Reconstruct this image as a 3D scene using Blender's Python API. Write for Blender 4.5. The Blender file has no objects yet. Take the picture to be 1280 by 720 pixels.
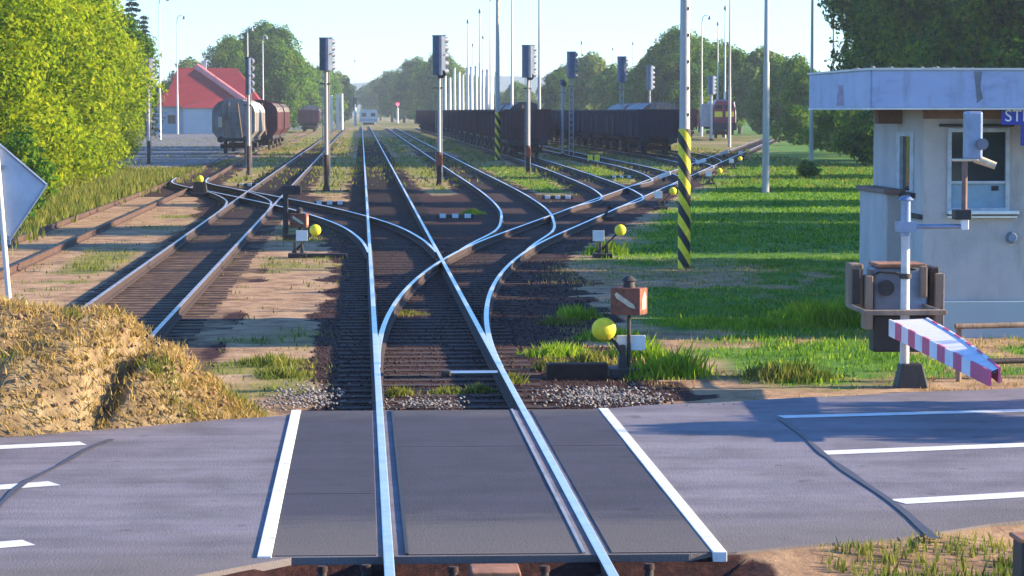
import bpy, math, random
import numpy as np
from mathutils import Vector, Matrix, Quaternion
R = math.radians
C = bpy.context.scene.collection
scn = bpy.context.scene
rnd = random.Random(7)
# ------------------------------------------------------------------ camera, sky, sun, exposure
CAMH = 3.11; FPX = 3400.0
PHI = math.atan(221.5/FPX); TH = math.atan(188.4/FPX*math.cos(PHI))
FWD = Vector((math.sin(TH)*math.cos(PHI), math.cos(TH)*math.cos(PHI), -math.sin(PHI)))
RGT = Vector((math.cos(TH), -math.sin(TH), 0)); UPV = RGT.cross(FWD)
cd = bpy.data.cameras.new('camera'); cam = bpy.data.objects.new('camera', cd); C.objects.link(cam)
cd.sensor_width = 36; cd.lens = FPX/1280*36; cd.clip_start = 0.5; cd.clip_end = 9000
M = Matrix((RGT, UPV, -FWD)).transposed().to_4x4(); M.translation = Vector((0, 0, CAMH)); cam.matrix_world = M
scn.camera = cam
SUN_AZ, SUN_EL = 89.5, 18.0
w = bpy.data.worlds.new('World'); scn.world = w; w.use_nodes = True
nt = w.node_tree; bg = nt.nodes['Background']
sky = nt.nodes.new('ShaderNodeTexSky'); sky.sky_type = 'NISHITA'; sky.sun_disc = False
sky.sun_elevation = R(SUN_EL); sky.sun_rotation = R(SUN_AZ); sky.air_density = 1.0; sky.dust_density = 0.2; sky.ozone_density = 6.0
tnt = nt.nodes.new('ShaderNodeMix'); tnt.data_type = 'RGBA'; tnt.blend_type = 'MULTIPLY'; tnt.inputs[0].default_value = 1; tnt.inputs[7].default_value = (.78, .96, 1.10, 1)
nt.links.new(sky.outputs[0], tnt.inputs[6]); nt.links.new(tnt.outputs[2], bg.inputs[0]); bg.inputs[1].default_value = 0.13
sd = bpy.data.lights.new('sun', 'SUN'); sd.energy = 5.0; sd.angle = R(0.6); sd.color = (1.0, 0.83, 0.56)
so = bpy.data.objects.new('sun', sd); C.objects.link(so)
SV = Vector((math.sin(R(SUN_AZ))*math.cos(R(SUN_EL)), math.cos(R(SUN_AZ))*math.cos(R(SUN_EL)), math.sin(R(SUN_EL))))
so.rotation_euler = SV.to_track_quat('Z', 'Y').to_euler()
scn.view_settings.view_transform = 'Standard'; scn.view_settings.look = 'None'
scn.view_settings.exposure = 1.6; scn.view_settings.gamma = 1.0; scn.view_settings.use_curve_mapping = False

GZ = -0.19                                   # ground beside the tracks; rail tops are z = 0
def raydir(px, py): return FWD + RGT*((px-640)/FPX) + UPV*((360-py)/FPX)
def P(px, py, z=GZ):                         # photo pixel -> point on a level plane
    d = raydir(px, py); t = (z-CAMH)/d.z
    return Vector((d.x*t, d.y*t, z))
def Q(px, py, Y):                            # photo pixel -> point at distance Y
    d = raydir(px, py); t = Y/d.y
    return Vector((d.x*t, Y, CAMH+d.z*t))

# ------------------------------------------------------------------ materials
def nodes(name):
    m = bpy.data.materials.new(name); m.use_nodes = True
    return m, m.node_tree, m.node_tree.nodes['Principled BSDF']
def ramp(nt, fac, stops):
    r = nt.nodes.new('ShaderNodeValToRGB'); nt.links.new(fac, r.inputs[0])
    e = r.color_ramp.elements
    while len(e) < len(stops): e.new(0.5)
    for k, (p, c) in enumerate(stops): e[k].position = p; e[k].color = (*c, 1)
    return r.outputs[0]
def noise(nt, scale, detail=4, rough=0.6, coord='Object', stretch=None):
    tc = nt.nodes.new('ShaderNodeTexCoord'); n = nt.nodes.new('ShaderNodeTexNoise')
    n.inputs['Scale'].default_value = scale; n.inputs['Detail'].default_value = detail; n.inputs['Roughness'].default_value = rough
    if stretch:
        mp = nt.nodes.new('ShaderNodeMapping'); mp.inputs['Scale'].default_value = stretch
        nt.links.new(tc.outputs[coord], mp.inputs[0]); nt.links.new(mp.outputs[0], n.inputs['Vector'])
    else: nt.links.new(tc.outputs[coord], n.inputs['Vector'])
    return n.outputs['Fac']
def sc(c, k): return tuple(min(1, x*k) for x in c)
def mat(name, col, rough=0.7, metal=0, ns=6, var=0.25, bump=0.2, col2=None, stretch=None, bscale=None, mid=0.55):
    m, nt, b = nodes(name)
    f = noise(nt, ns, 6, 0.65, stretch=stretch)
    c2 = col2 or sc(col, 1-var)
    nt.links.new(ramp(nt, f, [(mid-0.2, c2), (mid, sc(col, 1)), (mid+0.25, sc(col, 1+var*0.5))]), b.inputs['Base Color'])
    b.inputs['Roughness'].default_value = rough; b.inputs['Metallic'].default_value = metal
    if bump:
        bp = nt.nodes.new('ShaderNodeBump'); bp.inputs['Strength'].default_value = bump; bp.inputs['Distance'].default_value = 0.02
        nt.links.new(noise(nt, bscale or ns*4, 5, 0.6), bp.inputs['Height']); nt.links.new(bp.outputs[0], b.inputs['Normal'])
    return m
def emit(name, col, s):
    m, nt, b = nodes(name); b.inputs['Base Color'].default_value = (*col, 1)
    b.inputs['Emission Color'].default_value = (*col, 1); b.inputs['Emission Strength'].default_value = s
    return m
def leafmat(name, dark, mid, light, trans=0.35, ns=0.35):
    m, nt, b = nodes(name)
    geo = nt.nodes.new('ShaderNodeNewGeometry'); f = noise(nt, ns, 5, 0.7, coord='Object')
    mx = nt.nodes.new('ShaderNodeMath'); mx.operation = 'MULTIPLY_ADD'; mx.inputs[1].default_value = 0.35
    nt.links.new(geo.outputs['Random Per Island'], mx.inputs[0]); nt.links.new(f, mx.inputs[2])
    col = ramp(nt, mx.outputs[0], [(0.45, dark), (0.66, mid), (0.92, light)])
    nt.links.new(col, b.inputs['Base Color']); b.inputs['Roughness'].default_value = 0.75
    b.inputs['Specular IOR Level'].default_value = 0.08
    tr = nt.nodes.new('ShaderNodeBsdfTranslucent'); nt.links.new(col, tr.inputs[0])
    mix = nt.nodes.new('ShaderNodeMixShader'); mix.inputs[0].default_value = trans
    out = nt.nodes['Material Output']
    nt.links.new(b.outputs[0], mix.inputs[1]); nt.links.new(tr.outputs[0], mix.inputs[2]); nt.links.new(mix.outputs[0], out.inputs[0])
    return m
MT = {}
MT['steel'] = mat('polished_rail_steel', (0.95, 0.92, 0.90), 0.42, 1.0, 3, 0.15, 0.05)
MT['steel_dull'] = mat('dull_rail_steel', (0.62, 0.50, 0.44), 0.42, 0.9, 2, 0.4, 0.1)
MT['rust'] = mat('rusty_rail', (0.045, 0.024, 0.020), 0.85, 0, 5, 0.4, 0.3)
MT['rust_bright'] = mat('orange_rust', (0.30, 0.13, 0.07), 0.85, 0, 4, 0.5, 0.3)
MT['rust_old'] = mat('old_brown_rust', (0.085, 0.042, 0.03), 0.9, 0, 4, 0.5, 0.3)
MT['sleeper'] = mat('oily_sleeper_wood', (0.034, 0.013, 0.010), 0.9, 0, 5, 0.5, 0.5, stretch=(1, 6, 1))
def streaks(m, k, f=1.0):
    nt = m.node_tree; b = nt.nodes['Principled BSDF']; base = b.inputs['Base Color'].links[0].from_socket
    n = noise(nt, 3.5*f, 5, .7, stretch=(2.2, 2.2, .22/f**.5)); st = ramp(nt, n, [(.52, (1, 1, 1)), (.70, (k, k*.95, k*.9))])
    mu = nt.nodes.new('ShaderNodeMix'); mu.data_type = 'RGBA'; mu.blend_type = 'MULTIPLY'; mu.inputs[0].default_value = 1
    nt.links.new(base, mu.inputs[6]); nt.links.new(st, mu.inputs[7]); nt.links.new(mu.outputs[2], b.inputs['Base Color'])
MT['asphalt'] = mat('worn_asphalt', (0.17, 0.15, 0.18), 0.85, 0, 1.1, 0.32, 0.5, bscale=55)
def wear(m, stops, sx):      # dust tracked onto the asphalt along its edges
    nt = m.node_tree; b = nt.nodes['Principled BSDF']; base = b.inputs['Base Color'].links[0].from_socket
    tc = nt.nodes.new('ShaderNodeTexCoord'); se = nt.nodes.new('ShaderNodeSeparateXYZ'); nt.links.new(tc.outputs['Object'], se.inputs[0])
    ma = nt.nodes.new('ShaderNodeMath'); ma.operation = 'MULTIPLY_ADD'; ma.inputs[1].default_value = -sx; nt.links.new(se.outputs['X'], ma.inputs[0]); nt.links.new(se.outputs['Y'], ma.inputs[2])
    n = noise(nt, 1.1, 6, .7, stretch=(1, 2.5, 1)); m2 = nt.nodes.new('ShaderNodeMath'); m2.operation = 'MULTIPLY_ADD'; m2.inputs[1].default_value = 2.2; nt.links.new(n, m2.inputs[0]); nt.links.new(ma.outputs[0], m2.inputs[2])
    mr = nt.nodes.new('ShaderNodeMapRange'); mr.inputs[1].default_value = 17; mr.inputs[2].default_value = 31; nt.links.new(m2.outputs[0], mr.inputs[0])
    rp = nt.nodes.new('ShaderNodeValToRGB'); nt.links.new(mr.outputs[0], rp.inputs[0]); e = rp.color_ramp.elements
    while len(e) < len(stops): e.new(.5)
    for k, (y, v) in enumerate(stops): e[k].position = (y+1.1-17)/14; e[k].color = (v, v, v, 1)
    mpp = nt.nodes.new('ShaderNodeMapping'); mpp.inputs['Rotation'].default_value = (0, 0, -math.atan(.3)); mpp.inputs['Scale'].default_value = (.14, 1.5, 1); nt.links.new(tc.outputs['Object'], mpp.inputs[0])
    n3 = nt.nodes.new('ShaderNodeTexNoise'); n3.inputs['Scale'].default_value = 1.3; n3.inputs['Detail'].default_value = 5; nt.links.new(mpp.outputs[0], n3.inputs['Vector'])
    st = ramp(nt, n3.outputs['Fac'], [(.34, (.78, .76, .78)), (.5, (1, 1, 1)), (.66, (1.14, 1.12, 1.10))])
    mu = nt.nodes.new('ShaderNodeMix'); mu.data_type = 'RGBA'; mu.blend_type = 'MULTIPLY'; mu.inputs[0].default_value = 1; nt.links.new(base, mu.inputs[6]); nt.links.new(st, mu.inputs[7])
    n4 = noise(nt, 3.1, 3, .5); oil = ramp(nt, n4, [(.66, (1, 1, 1)), (.74, (.55, .55, .55))])
    mv = nt.nodes.new('ShaderNodeMix'); mv.data_type = 'RGBA'; mv.blend_type = 'MULTIPLY'; mv.inputs[0].default_value = 1; nt.links.new(mu.outputs[2], mv.inputs[6]); nt.links.new(oil, mv.inputs[7]); base = mv.outputs[2]
    mx = nt.nodes.new('ShaderNodeMix'); mx.data_type = 'RGBA'; nt.links.new(rp.outputs[0], mx.inputs[0]); nt.links.new(base, mx.inputs[6]); mx.inputs[7].default_value = (.125, .10, .085, 1); nt.links.new(mx.outputs[2], b.inputs['Base Color'])
wear(MT['asphalt'], [(17.5, .9), (19.2, .55), (20.6, 0), (28, 0), (29, .3)], .30)
MT['asphalt_dark'] = mat('crossing_asphalt', (0.030, 0.026, 0.044), 0.8, 0, 1.3, 0.35, 0.4, bscale=60)
MT['yard'] = mat('yard_asphalt', (0.13, 0.12, 0.13), 0.9, 0, 0.15, 0.3, 0.2)
wear(MT['asphalt_dark'], [(19.0, .75), (20.2, .6), (21.0, .04), (27.5, 0), (28.2, .45)], 0)
MT['tar'] = mat('tar_seal', (0.06, 0.058, 0.072), 0.6, 0, 8, 0.3, 0.1)
MT['paint'] = mat('worn_road_paint', (0.62, 0.62, 0.62), 0.7, 0, 7, 0.3, 0.2, col2=(0.3, 0.3, 0.31), mid=0.42)
MT['black'] = mat('black_paint', (0.02, 0.02, 0.022), 0.6, 0, 9, 0.3, 0.1)
MT['iron'] = mat('dark_cast_iron', (0.045, 0.035, 0.035), 0.7, 0.2, 8, 0.4, 0.3)
MT['yellow'] = mat('chrome_yellow_paint', (0.80, 0.62, 0.02), 0.6, 0, 9, 0.5, 0.3, col2=(.42, .27, .03), mid=.42)
MT['white'] = mat('white_enamel', (0.75, 0.75, 0.74), 0.5, 0, 5, 0.12, 0.1)
MT['red'] = mat('red_paint', (0.55, 0.035, 0.05), 0.5, 0, 6, 0.2, 0.1)
MT['lantern'] = mat('rusted_lantern_tin', (0.24, 0.07, 0.04), 0.7, 0.1, 9, 0.5, 0.3)
MT['milk'] = mat('milk_glass', (0.62, 0.50, 0.34), 0.4, 0, 12, 0.2, 0)
MT['concrete'] = mat('concrete_pole', (0.46, 0.43, 0.40), 0.85, 0, 3, 0.2, 0.4, stretch=(1, 1, .25))
MT['pole_white'] = mat('pale_pole', (0.62, 0.60, 0.56), 0.7, 0, 2, 0.15, 0.2, stretch=(1, 1, .2))
MT['galv'] = mat('galvanised_sheet', (0.24, 0.30, 0.42), 0.45, 0.5, 3, 0.25, 0.1)
MT['head'] = mat('blue_black_signal_casing', (0.085, 0.115, 0.19), 0.5, 0.2, 3, 0.3, 0.1)
MT['mast_grey'] = mat('weathered_mast_grey', (0.40, 0.36, 0.34), 0.7, 0, 1.2, 0.3, 0.2, col2=(.22, .14, .11), mid=.45)
MT['frame_dull'] = mat('dull_window_paint', (0.46, 0.48, 0.52), 0.6, 0, 6, 0.3, 0.1)
MT['mast_white'] = mat('chipped_white_mast', (0.50, 0.48, 0.46), 0.7, 0, 5, 0.4, 0.2, mid=.42)
MT['galv_dark'] = mat('dark_galvanised_steel', (0.16, 0.17, 0.21), 0.5, 0.4, 3, 0.25, 0.1)
MT['stucco'] = mat('grubby_white_stucco', (0.47, 0.43, 0.43), 0.9, 0, 0.9, 0.2, 0.5, bscale=40)
MT['stucco_brown'] = mat('brown_soffit', (0.22, 0.14, 0.12), 0.9, 0, 3, 0.3, 0.3)
MT['fascia'] = mat('sheet_metal_fascia', (0.30, 0.36, 0.54), 0.5, 0.1, 1.4, 0.22, 0.1, col2=(0.20, 0.24, 0.38), stretch=(1, 1, 2.2), mid=0.45)
streaks(MT['stucco'], .84, .35); streaks(MT['fascia'], .8, .5)
MT['stain'] = mat('pink_rust_stain', (0.34, 0.27, 0.36), 0.8, 0, 12, 0.4, 0.1)
MT['sign_blue'] = mat('blue_sign_enamel', (0.02, 0.03, 0.32), 0.4, 0, 5, 0.1, 0)
MT['panel_blue'] = mat('pale_blue_panel', (0.22, 0.33, 0.42), 0.6, 0, 4, 0.15, 0.1)
MT['glass'] = mat('dark_window_glass', (0.03, 0.04, 0.05), 0.08, 0, 2, 0.2, 0)
MT['timber'] = mat('weathered_timber', (0.26, 0.18, 0.13), 0.9, 0, 5, 0.4, 0.5, stretch=(1, 1, .2))
MT['stripe_red'] = mat('faded_red_stripe', (0.55, 0.06, 0.16), 0.6, 0, 8, 0.2, 0.1, col2=(.5, .22, .28), mid=.45)
MT['stripe_white'] = mat('faded_white_board', (0.66, 0.64, 0.70), 0.6, 0, 5, 0.15, 0.1, col2=(.42, .38, .44), mid=.42)
MT['sign_back'] = mat('grey_sign_back', (0.42, 0.48, 0.60), 0.5, 0.3, 3, 0.15, 0.05)
MT['wagon'] = mat('dirty_wagon_brown', (0.062, 0.018, 0.026), 0.8, 0, 1.2, 0.45, 0.3, stretch=(1, 1, .5))
MT['wagon2'] = mat('dirty_wagon_blue_brown', (0.032, 0.02, 0.036), 0.8, 0, 1.2, 0.4, 0.3, stretch=(1, 1, .5))
MT['maroon'] = mat('maroon_wagon_paint', (0.11, 0.028, 0.03), 0.75, 0, 1.2, 0.45, 0.3, stretch=(1, 1, .4))
MT['hopper'] = mat('weathered_grey_hopper', (0.26, 0.235, 0.22), 0.7, 0, 1.3, 0.4, 0.2, col2=(0.15, 0.085, 0.055), stretch=(1, 1, .4))
MT['loco_red'] = mat('locomotive_red', (0.28, 0.02, 0.035), 0.5, 0, 2, 0.3, 0.1)
MT['loco_cream'] = mat('locomotive_side_grey', (0.42, 0.34, 0.36), 0.6, 0, 2, 0.25, 0.1)
MT['roof_red'] = mat('red_sheet_roof', (0.25, 0.008, 0.012), 0.85, 0, 0.8, 0.2, 0.1)
MT['roof_sunlit'] = mat('sunlit_red_ridge', (0.72, 0.22, 0.20), 0.6, 0, 2, 0.2, 0)  # paler red stands in for sun on the hip edge
MT['wall_grey'] = mat('pale_grey_render', (0.38, 0.44, 0.47), 0.9, 0, 0.4, 0.12, 0.1)
MT['bark'] = mat('bark', (0.11, 0.085, 0.065), 0.95, 0, 3, 0.4, 0.6, stretch=(1, 1, .2))
MT['stone'] = mat('dark_ballast_stone', (0.040, 0.014, 0.012), 0.9, 0, 1.5, 0.5, 0.2)
MT['clod'] = mat('brown_earth_clod', (0.26, 0.15, 0.08), 0.95, 0, 3, 0.6, 0.2)
MT['stone_pale'] = mat('pale_limestone_ballast', (0.24, 0.21, 0.20), 0.9, 0, 4, 0.7, 0.2)
MT['hill'] = mat('wooded_hill', (0.05, 0.10, 0.07), 0.95, 0, 0.01, 0.4, 0)
for k_ in ('hopper', 'maroon', 'wagon', 'wagon2'): streaks(MT[k_], .5)
MT['red_lamp'] = emit('red_signal_light', (1.0, 0.03, 0.06), 6)
MT['lf_yel'] = leafmat('sunny_yellow_green_leaves', (0.07, 0.15, 0.008), (0.24, 0.33, 0.010), (0.45, 0.47, 0.02), 0.5, 0.8)
MT['lf_mid'] = leafmat('mid_green_leaves', (0.035, 0.11, 0.012), (0.10, 0.22, 0.016), (0.24, 0.32, 0.03), 0.5, 0.3)
MT['lf_dark'] = leafmat('dark_green_leaves', (0.015, 0.075, 0.012), (0.055, 0.16, 0.014), (0.24, 0.31, 0.016), 0.5, 0.45)
MT['lf_pale'] = leafmat('pale_olive_leaves', (0.07, 0.13, 0.025), (0.17, 0.24, 0.045), (0.28, 0.33, 0.08), 0.45, 0.25)
MT['needle'] = leafmat('spruce_needles', (0.010, 0.026, 0.022), (0.02, 0.045, 0.035), (0.035, 0.07, 0.05), 0.1, 0.6)
MT['grass'] = leafmat('green_grass_blades', (0.05, 0.13, 0.014), (0.10, 0.23, 0.022), (0.22, 0.33, 0.03), 0.45, 0.5)
MT['grass_sunlit'] = leafmat('sunlit_lime_weed_leaves', (0.10, 0.20, 0.012), (0.22, 0.36, 0.02), (0.42, 0.50, 0.04), 0.5, 1.4)  # lime blades with sunlight painted into the colour
MT['grass_dry'] = leafmat('dry_straw_blades', (0.17, 0.14, 0.035), (0.42, 0.28, 0.09), (0.62, 0.45, 0.19), 0.35, 1.2)
MT['grass_mix'] = leafmat('olive_weed_blades', (0.06, 0.10, 0.015), (0.17, 0.20, 0.03), (0.34, 0.28, 0.07), 0.4, 1.0)

# ------------------------------------------------------------------ mesh helpers
class MB:
    def __init__(s): s.v = []; s.f = []; s.m = []; s.sm = []
    def add(s, vs, fs, mi=0, smooth=False, xf=None):
        o = len(s.v)
        s.v += [tuple(xf @ Vector(v)) if xf else tuple(v) for v in vs]
        for f in fs: s.f.append(tuple(i+o for i in f)); s.m.append(mi); s.sm.append(smooth)
        return s
    def box(s, c, d, mi=0, rz=0, ry=0, rx=0, top=(1, 1), bev=0.0):
        x, y, z = d[0]/2, d[1]/2, d[2]/2; a, b = top
        vs = [(-x,-y,-z),(x,-y,-z),(x,y,-z),(-x,y,-z),(-x*a,-y*b,z),(x*a,-y*b,z),(x*a,y*b,z),(-x*a,y*b,z)]
        xf = Matrix.Translation(c) @ Matrix.Rotation(rz, 4, 'Z') @ Matrix.Rotation(ry, 4, 'Y') @ Matrix.Rotation(rx, 4, 'X')
        return s.add(vs, [(3,2,1,0),(4,5,6,7),(0,1,5,4),(1,2,6,5),(2,3,7,6),(3,0,4,7)], mi, False, xf)
    def tube(s, p0, p1, r0, r1=None, n=10, mi=0, caps=True):
        r1 = r0 if r1 is None else r1; p0 = Vector(p0); p1 = Vector(p1)
        q = (p1-p0).to_track_quat('Z', 'Y'); vs = []
        for p, r in ((p0, r0), (p1, r1)):
            for k in range(n):
                a = 2*math.pi*k/n; vs.append(p + q @ Vector((r*math.cos(a), r*math.sin(a), 0)))
        s.add(vs, [(k, (k+1) % n, n+(k+1) % n, n+k) for k in range(n)], mi, True)
        if caps: s.add(vs, [tuple(range(n-1, -1, -1)), tuple(range(n, 2*n))], mi)
        return s
    def path(s, pts, r, n=8, mi=0):
        for a, b in zip(pts[:-1], pts[1:]): s.tube(a, b, r, r, n, mi)
        return s
    def ball(s, c, r, nu=16, nv=10, mi=0, scale=(1, 1, 1)):
        vs = [(c[0], c[1], c[2]-r*scale[2])]
        for j in range(1, nv):
            a = math.pi*j/nv-math.pi/2
            for k in range(nu):
                b = 2*math.pi*k/nu; vs.append((c[0]+r*scale[0]*math.cos(a)*math.cos(b), c[1]+r*scale[1]*math.cos(a)*math.sin(b), c[2]+r*scale[2]*math.sin(a)))
        vs.append((c[0], c[1], c[2]+r*scale[2])); t = len(vs)-1; fs = []
        for k in range(nu):
            fs.append((0, 1+(k+1) % nu, 1+k)); fs.append((t, t-nu+k, t-nu+(k+1) % nu))
            for j in range(nv-2): a = 1+j*nu; fs.append((a+k, a+(k+1) % nu, a+nu+(k+1) % nu, a+nu+k))
        return s.add(vs, fs, mi, True)
    def prism(s, prof, axis, a, b, mi=0, smooth=False):    # profile in the plane across axis, extruded a..b
        n = len(prof)
        def pt(u, v, t): return (t, u, v) if axis == 'x' else (u, t, v) if axis == 'y' else (u, v, t)
        vs = [pt(u, v, a) for u, v in prof]+[pt(u, v, b) for u, v in prof]
        s.add(vs, [tuple(range(n)), tuple(range(2*n-1, n-1, -1))], mi)
        s.add(vs, [(k, n+k, n+(k+1) % n, (k+1) % n) for k in range(n)], mi, smooth)
        return s
    def build(s, name, mats, parent=None, bevel=0, loc=None):
        me = bpy.data.meshes.new(name); me.from_pydata(s.v, [], s.f)
        if not isinstance(mats, (list, tuple)): mats = [mats]
        for m in mats: me.materials.append(MT[m] if isinstance(m, str) else m)
        me.polygons.foreach_set('material_index', s.m); me.polygons.foreach_set('use_smooth', s.sm)
        me.update(); import bmesh
        bm = bmesh.new(); bm.from_mesh(me); bmesh.ops.recalc_face_normals(bm, faces=bm.faces); bm.to_mesh(me); bm.free()
        o = bpy.data.objects.new(name, me); C.objects.link(o)
        if parent: o.parent = parent
        if loc is not None: o.location = loc
        if bevel:
            md = o.modifiers.new('bevel', 'BEVEL'); md.width = bevel; md.segments = 2; md.limit_method = 'ANGLE'
        return o
def np_mesh(name, V, F, m, parent=None, smooth=False):
    V = np.asarray(V, np.float32); F = np.asarray(F, np.int32); k = F.shape[1]
    me = bpy.data.meshes.new(name); me.vertices.add(len(V)); me.vertices.foreach_set('co', V.ravel())
    me.loops.add(F.size); me.loops.foreach_set('vertex_index', F.ravel())
    me.polygons.add(len(F)); me.polygons.foreach_set('loop_start', np.arange(0, F.size, k, dtype=np.int32))
    me.polygons.foreach_set('loop_total', np.full(len(F), k, np.int32))
    if smooth: me.polygons.foreach_set('use_smooth', np.ones(len(F), bool))
    me.update(calc_edges=True); me.validate()
    me.materials.append(MT[m] if isinstance(m, str) else m)
    o = bpy.data.objects.new(name, me); C.objects.link(o)
    if parent: o.parent = parent
    return o
def tag(o, label=None, cat=None, group=None, kind=None):
    if label: o['label'] = label
    if cat: o['category'] = cat
    if group: o['group'] = group
    if kind: o['kind'] = kind
    return o
def thing(name, label, cat, loc=(0, 0, 0), rz=0, group=None):
    o = bpy.data.objects.new(name, None); C.objects.link(o); o.location = loc; o.rotation_euler = (0, 0, rz)
    o.empty_display_size = 0.3
    return tag(o, label, cat, group)
def dup(root, loc, rz=0, label=None, group=None, scale=None):
    r = root.copy(); C.objects.link(r); r.location = loc; r.rotation_euler = (0, 0, rz)
    if scale is not None: r.scale = scale
    if label: r['label'] = label
    if group: r['group'] = group
    for ch in list(root.children):
        c = ch.copy(); C.objects.link(c); c.parent = r
        for g in list(ch.children):
            d = g.copy(); C.objects.link(d); d.parent = c
    return r
ORD = ['first', 'second', 'third', 'fourth', 'fifth', 'sixth', 'seventh', 'eighth', 'ninth', 'tenth', 'eleventh', 'twelfth', 'thirteenth', 'fourteenth', 'fifteenth', 'sixteenth', 'seventeenth', 'eighteenth', 'nineteenth', 'twentieth', 'twenty-first', 'twenty-second']

# value noise in numpy
_g = np.random.default_rng(3).random((256, 256))
def vn(x, y, s):
    x = np.asarray(x)*s+1000; y = np.asarray(y)*s+1000
    xi = np.floor(x).astype(int); yi = np.floor(y).astype(int); fx = x-xi; fy = y-yi
    fx = fx*fx*(3-2*fx); fy = fy*fy*(3-2*fy)
    g = lambda a, b: _g[a % 256, b % 256]
    return (g(xi, yi)*(1-fx)+g(xi+1, yi)*fx)*(1-fy)+(g(xi, yi+1)*(1-fx)+g(xi+1, yi+1)*fx)*fy
def fbm(x, y, s): return vn(x, y, s)*.5+vn(x, y, s*2.1)*.28+vn(x, y, s*4.7)*.22
def sstep(a, b, x): t = np.clip((x-a)/(b-a), 0, 1); return t*t*(3-2*t)

# ------------------------------------------------------------------ track centre lines
def resample(pts, step=1.0):
    pts = [Vector((p[0], p[1])) for p in pts]; out = []
    e = [pts[0]*2-pts[1]]+pts+[pts[-1]*2-pts[-2]]
    for i in range(1, len(e)-2):
        p0, p1, p2, p3 = e[i-1:i+3]; n = max(2, int((p2-p1).length/step))
        for k in range(n):
            # monotone hermite in y
            t = k/n; m1 = (p2-p0)/((p2-p0).length)*(p2-p1).length; m2 = (p3-p1)/((p3-p1).length)*(p2-p1).length
            h = (2*t**3-3*t*t+1, t**3-2*t*t+t, -2*t**3+3*t*t, t**3-t*t)
            out.append(p1*h[0]+m1*h[1]+p2*h[2]+m2*h[3])
    out.append(pts[-1]); return out
def lr(pxs, off=0.75): return [(P(x, y, 0).x+off, P(x, y, 0).y) for x, y in pxs]
LINES = {}
LINES['main'] = [(0.93, 14), (0.93, 28), (0.93, 60), (0.93, 200), (0.93, 560)]
def bx(Y):
    Rr = 205.0; Y0 = 32.0; ys = Y0+Rr*0.176
    return 0.93+((Y-Y0)**2/(2*Rr) if Y < ys else (ys-Y0)**2/(2*Rr)+(Y-ys)*0.176)
LINES['ladder'] = [(bx(y), y) for y in (32, 36, 40, 44, 48, 52, 56, 60, 64, 68, 75, 90, 110, 140, 180, 230, 270, 330)]
LINES['left'] = [(-3.67, 33.2), (-3.67, 50), (-3.67, 100), (-3.6, 250), (-3.5, 520)]
LINES['crossover'] = [(0.93, 58), (0.86, 62), (0.68, 67), (0.22, 73.7), (-0.55, 80.4), (-1.78, 88.5), (-3.27, 96.6), (-4.78, 104.4), (-6.7, 114), (-7.55, 120), (-7.9, 128)]
LINES['left_link'] = [(-3.67, 84), (-3.74, 90), (-3.98, 95.5), (-4.8, 103), (-5.9, 110)]
LINES['rusty'] = [(-7.85, 34), (-7.85, 60), (-7.85, 110), (-7.9, 128), (-8.3, 160), (-8.8, 195), (-8.6, 215), (-8.15, 245), (-8.1, 440)]
LINES['second'] = [(bx(60), 60), (bx(64)-.1, 64), (4.25, 71), (4.75, 78), (5.12, 86), (5.33, 98), (5.4, 112), (5.38, 140), (5.38, 500)]
LINES['third'] = [(bx(84), 84), (bx(88)-.03, 88), (9.2, 96), (9.85, 105), (10.2, 116), (10.45, 130), (10.7, 150), (10.9, 180), (10.7, 500)]
LINES['fourth'] = [(bx(108), 108), (bx(112)-.03, 112), (13.7, 121), (14.5, 131), (15.0, 142), (15.3, 160), (15.4, 420)]
LINES['fifth'] = [(bx(136), 136), (bx(140)-.03, 140), (18.6, 149), (19.6, 159), (20.2, 172), (20.5, 190), (20.4, 420)]
LINES['sixth'] = [(bx(160), 160), (bx(166)-.05, 166), (22.6, 178), (23.5, 192), (23.9, 208), (23.9, 420)]
CL = {k: resample(v, 1.0) for k, v in LINES.items()}
allpts = np.array([(p.x, p.y) for k, l in CL.items() for p in l])
def trackdist(X, Y, names=None):
    shp = X.shape; X = X.ravel(); Y = Y.ravel(); d = np.full(X.shape, 99.0)
    for k, l in CL.items():
        if names and k not in names: continue
        ly = np.array([p.y for p in l]); lx = np.array([p.x for p in l]); sl = np.gradient(lx, ly)
        xx = np.interp(Y, ly, lx); s = np.interp(Y, ly, sl)
        dd = np.abs(X-xx)/np.sqrt(1+s*s); dd = np.where((Y < ly[0]-.5) | (Y > ly[-1]), 99, dd); d = np.minimum(d, dd)
    return d.reshape(shp)
# road edges (x, y)
FAR = [(-60, 12.5), (-8, 24.9), (-3.4, 26.3), (-.9, 27.9), (-.64, 28.3), (2.5, 28.3), (3.1, 28.7), (7.4, 30.3), (14, 32.3), (60, 46.5)]
NEAR = [(-60, .5), (-8, 14.5), (-2.4, 16.6), (-1.2, 18.2), (-.64, 18.95), (2.5, 18.95), (3.2, 19.3), (4.2, 19.8), (5, 20.4), (14, 23.2), (60, 37.4)]
def roady(X): return np.interp(X, [p[0] for p in NEAR], [p[1] for p in NEAR]), np.interp(X, [p[0] for p in FAR], [p[1] for p in FAR])
def groundz(X, Y):
    n, f = roady(X)
    k = 1-np.clip(np.maximum(n-Y, Y-f)/0.9, 0, 1)
    k = np.where((X > -.7) & (X < 2.6), 0, k)*1.0
    inside = (Y > n-.1) & (Y < f+.1)
    k = np.where(inside, 1, k)
    z = GZ+(-.035-GZ)*k
    td = trackdist(X, Y)
    z = z+(fbm(X, Y, .5)-.5)*.05*sstep(1.8, 4, td)*(1-k)+(fbm(X, Y, 3.)-.5)*.045*(1-k)*sstep(.0, 1.2, td)
    return z
def bxv(Y): return np.interp(Y, [14, 60, 110, 150, 230, 330], [2, bx(60), bx(110), bx(150), bx(230), bx(330)])
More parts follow.
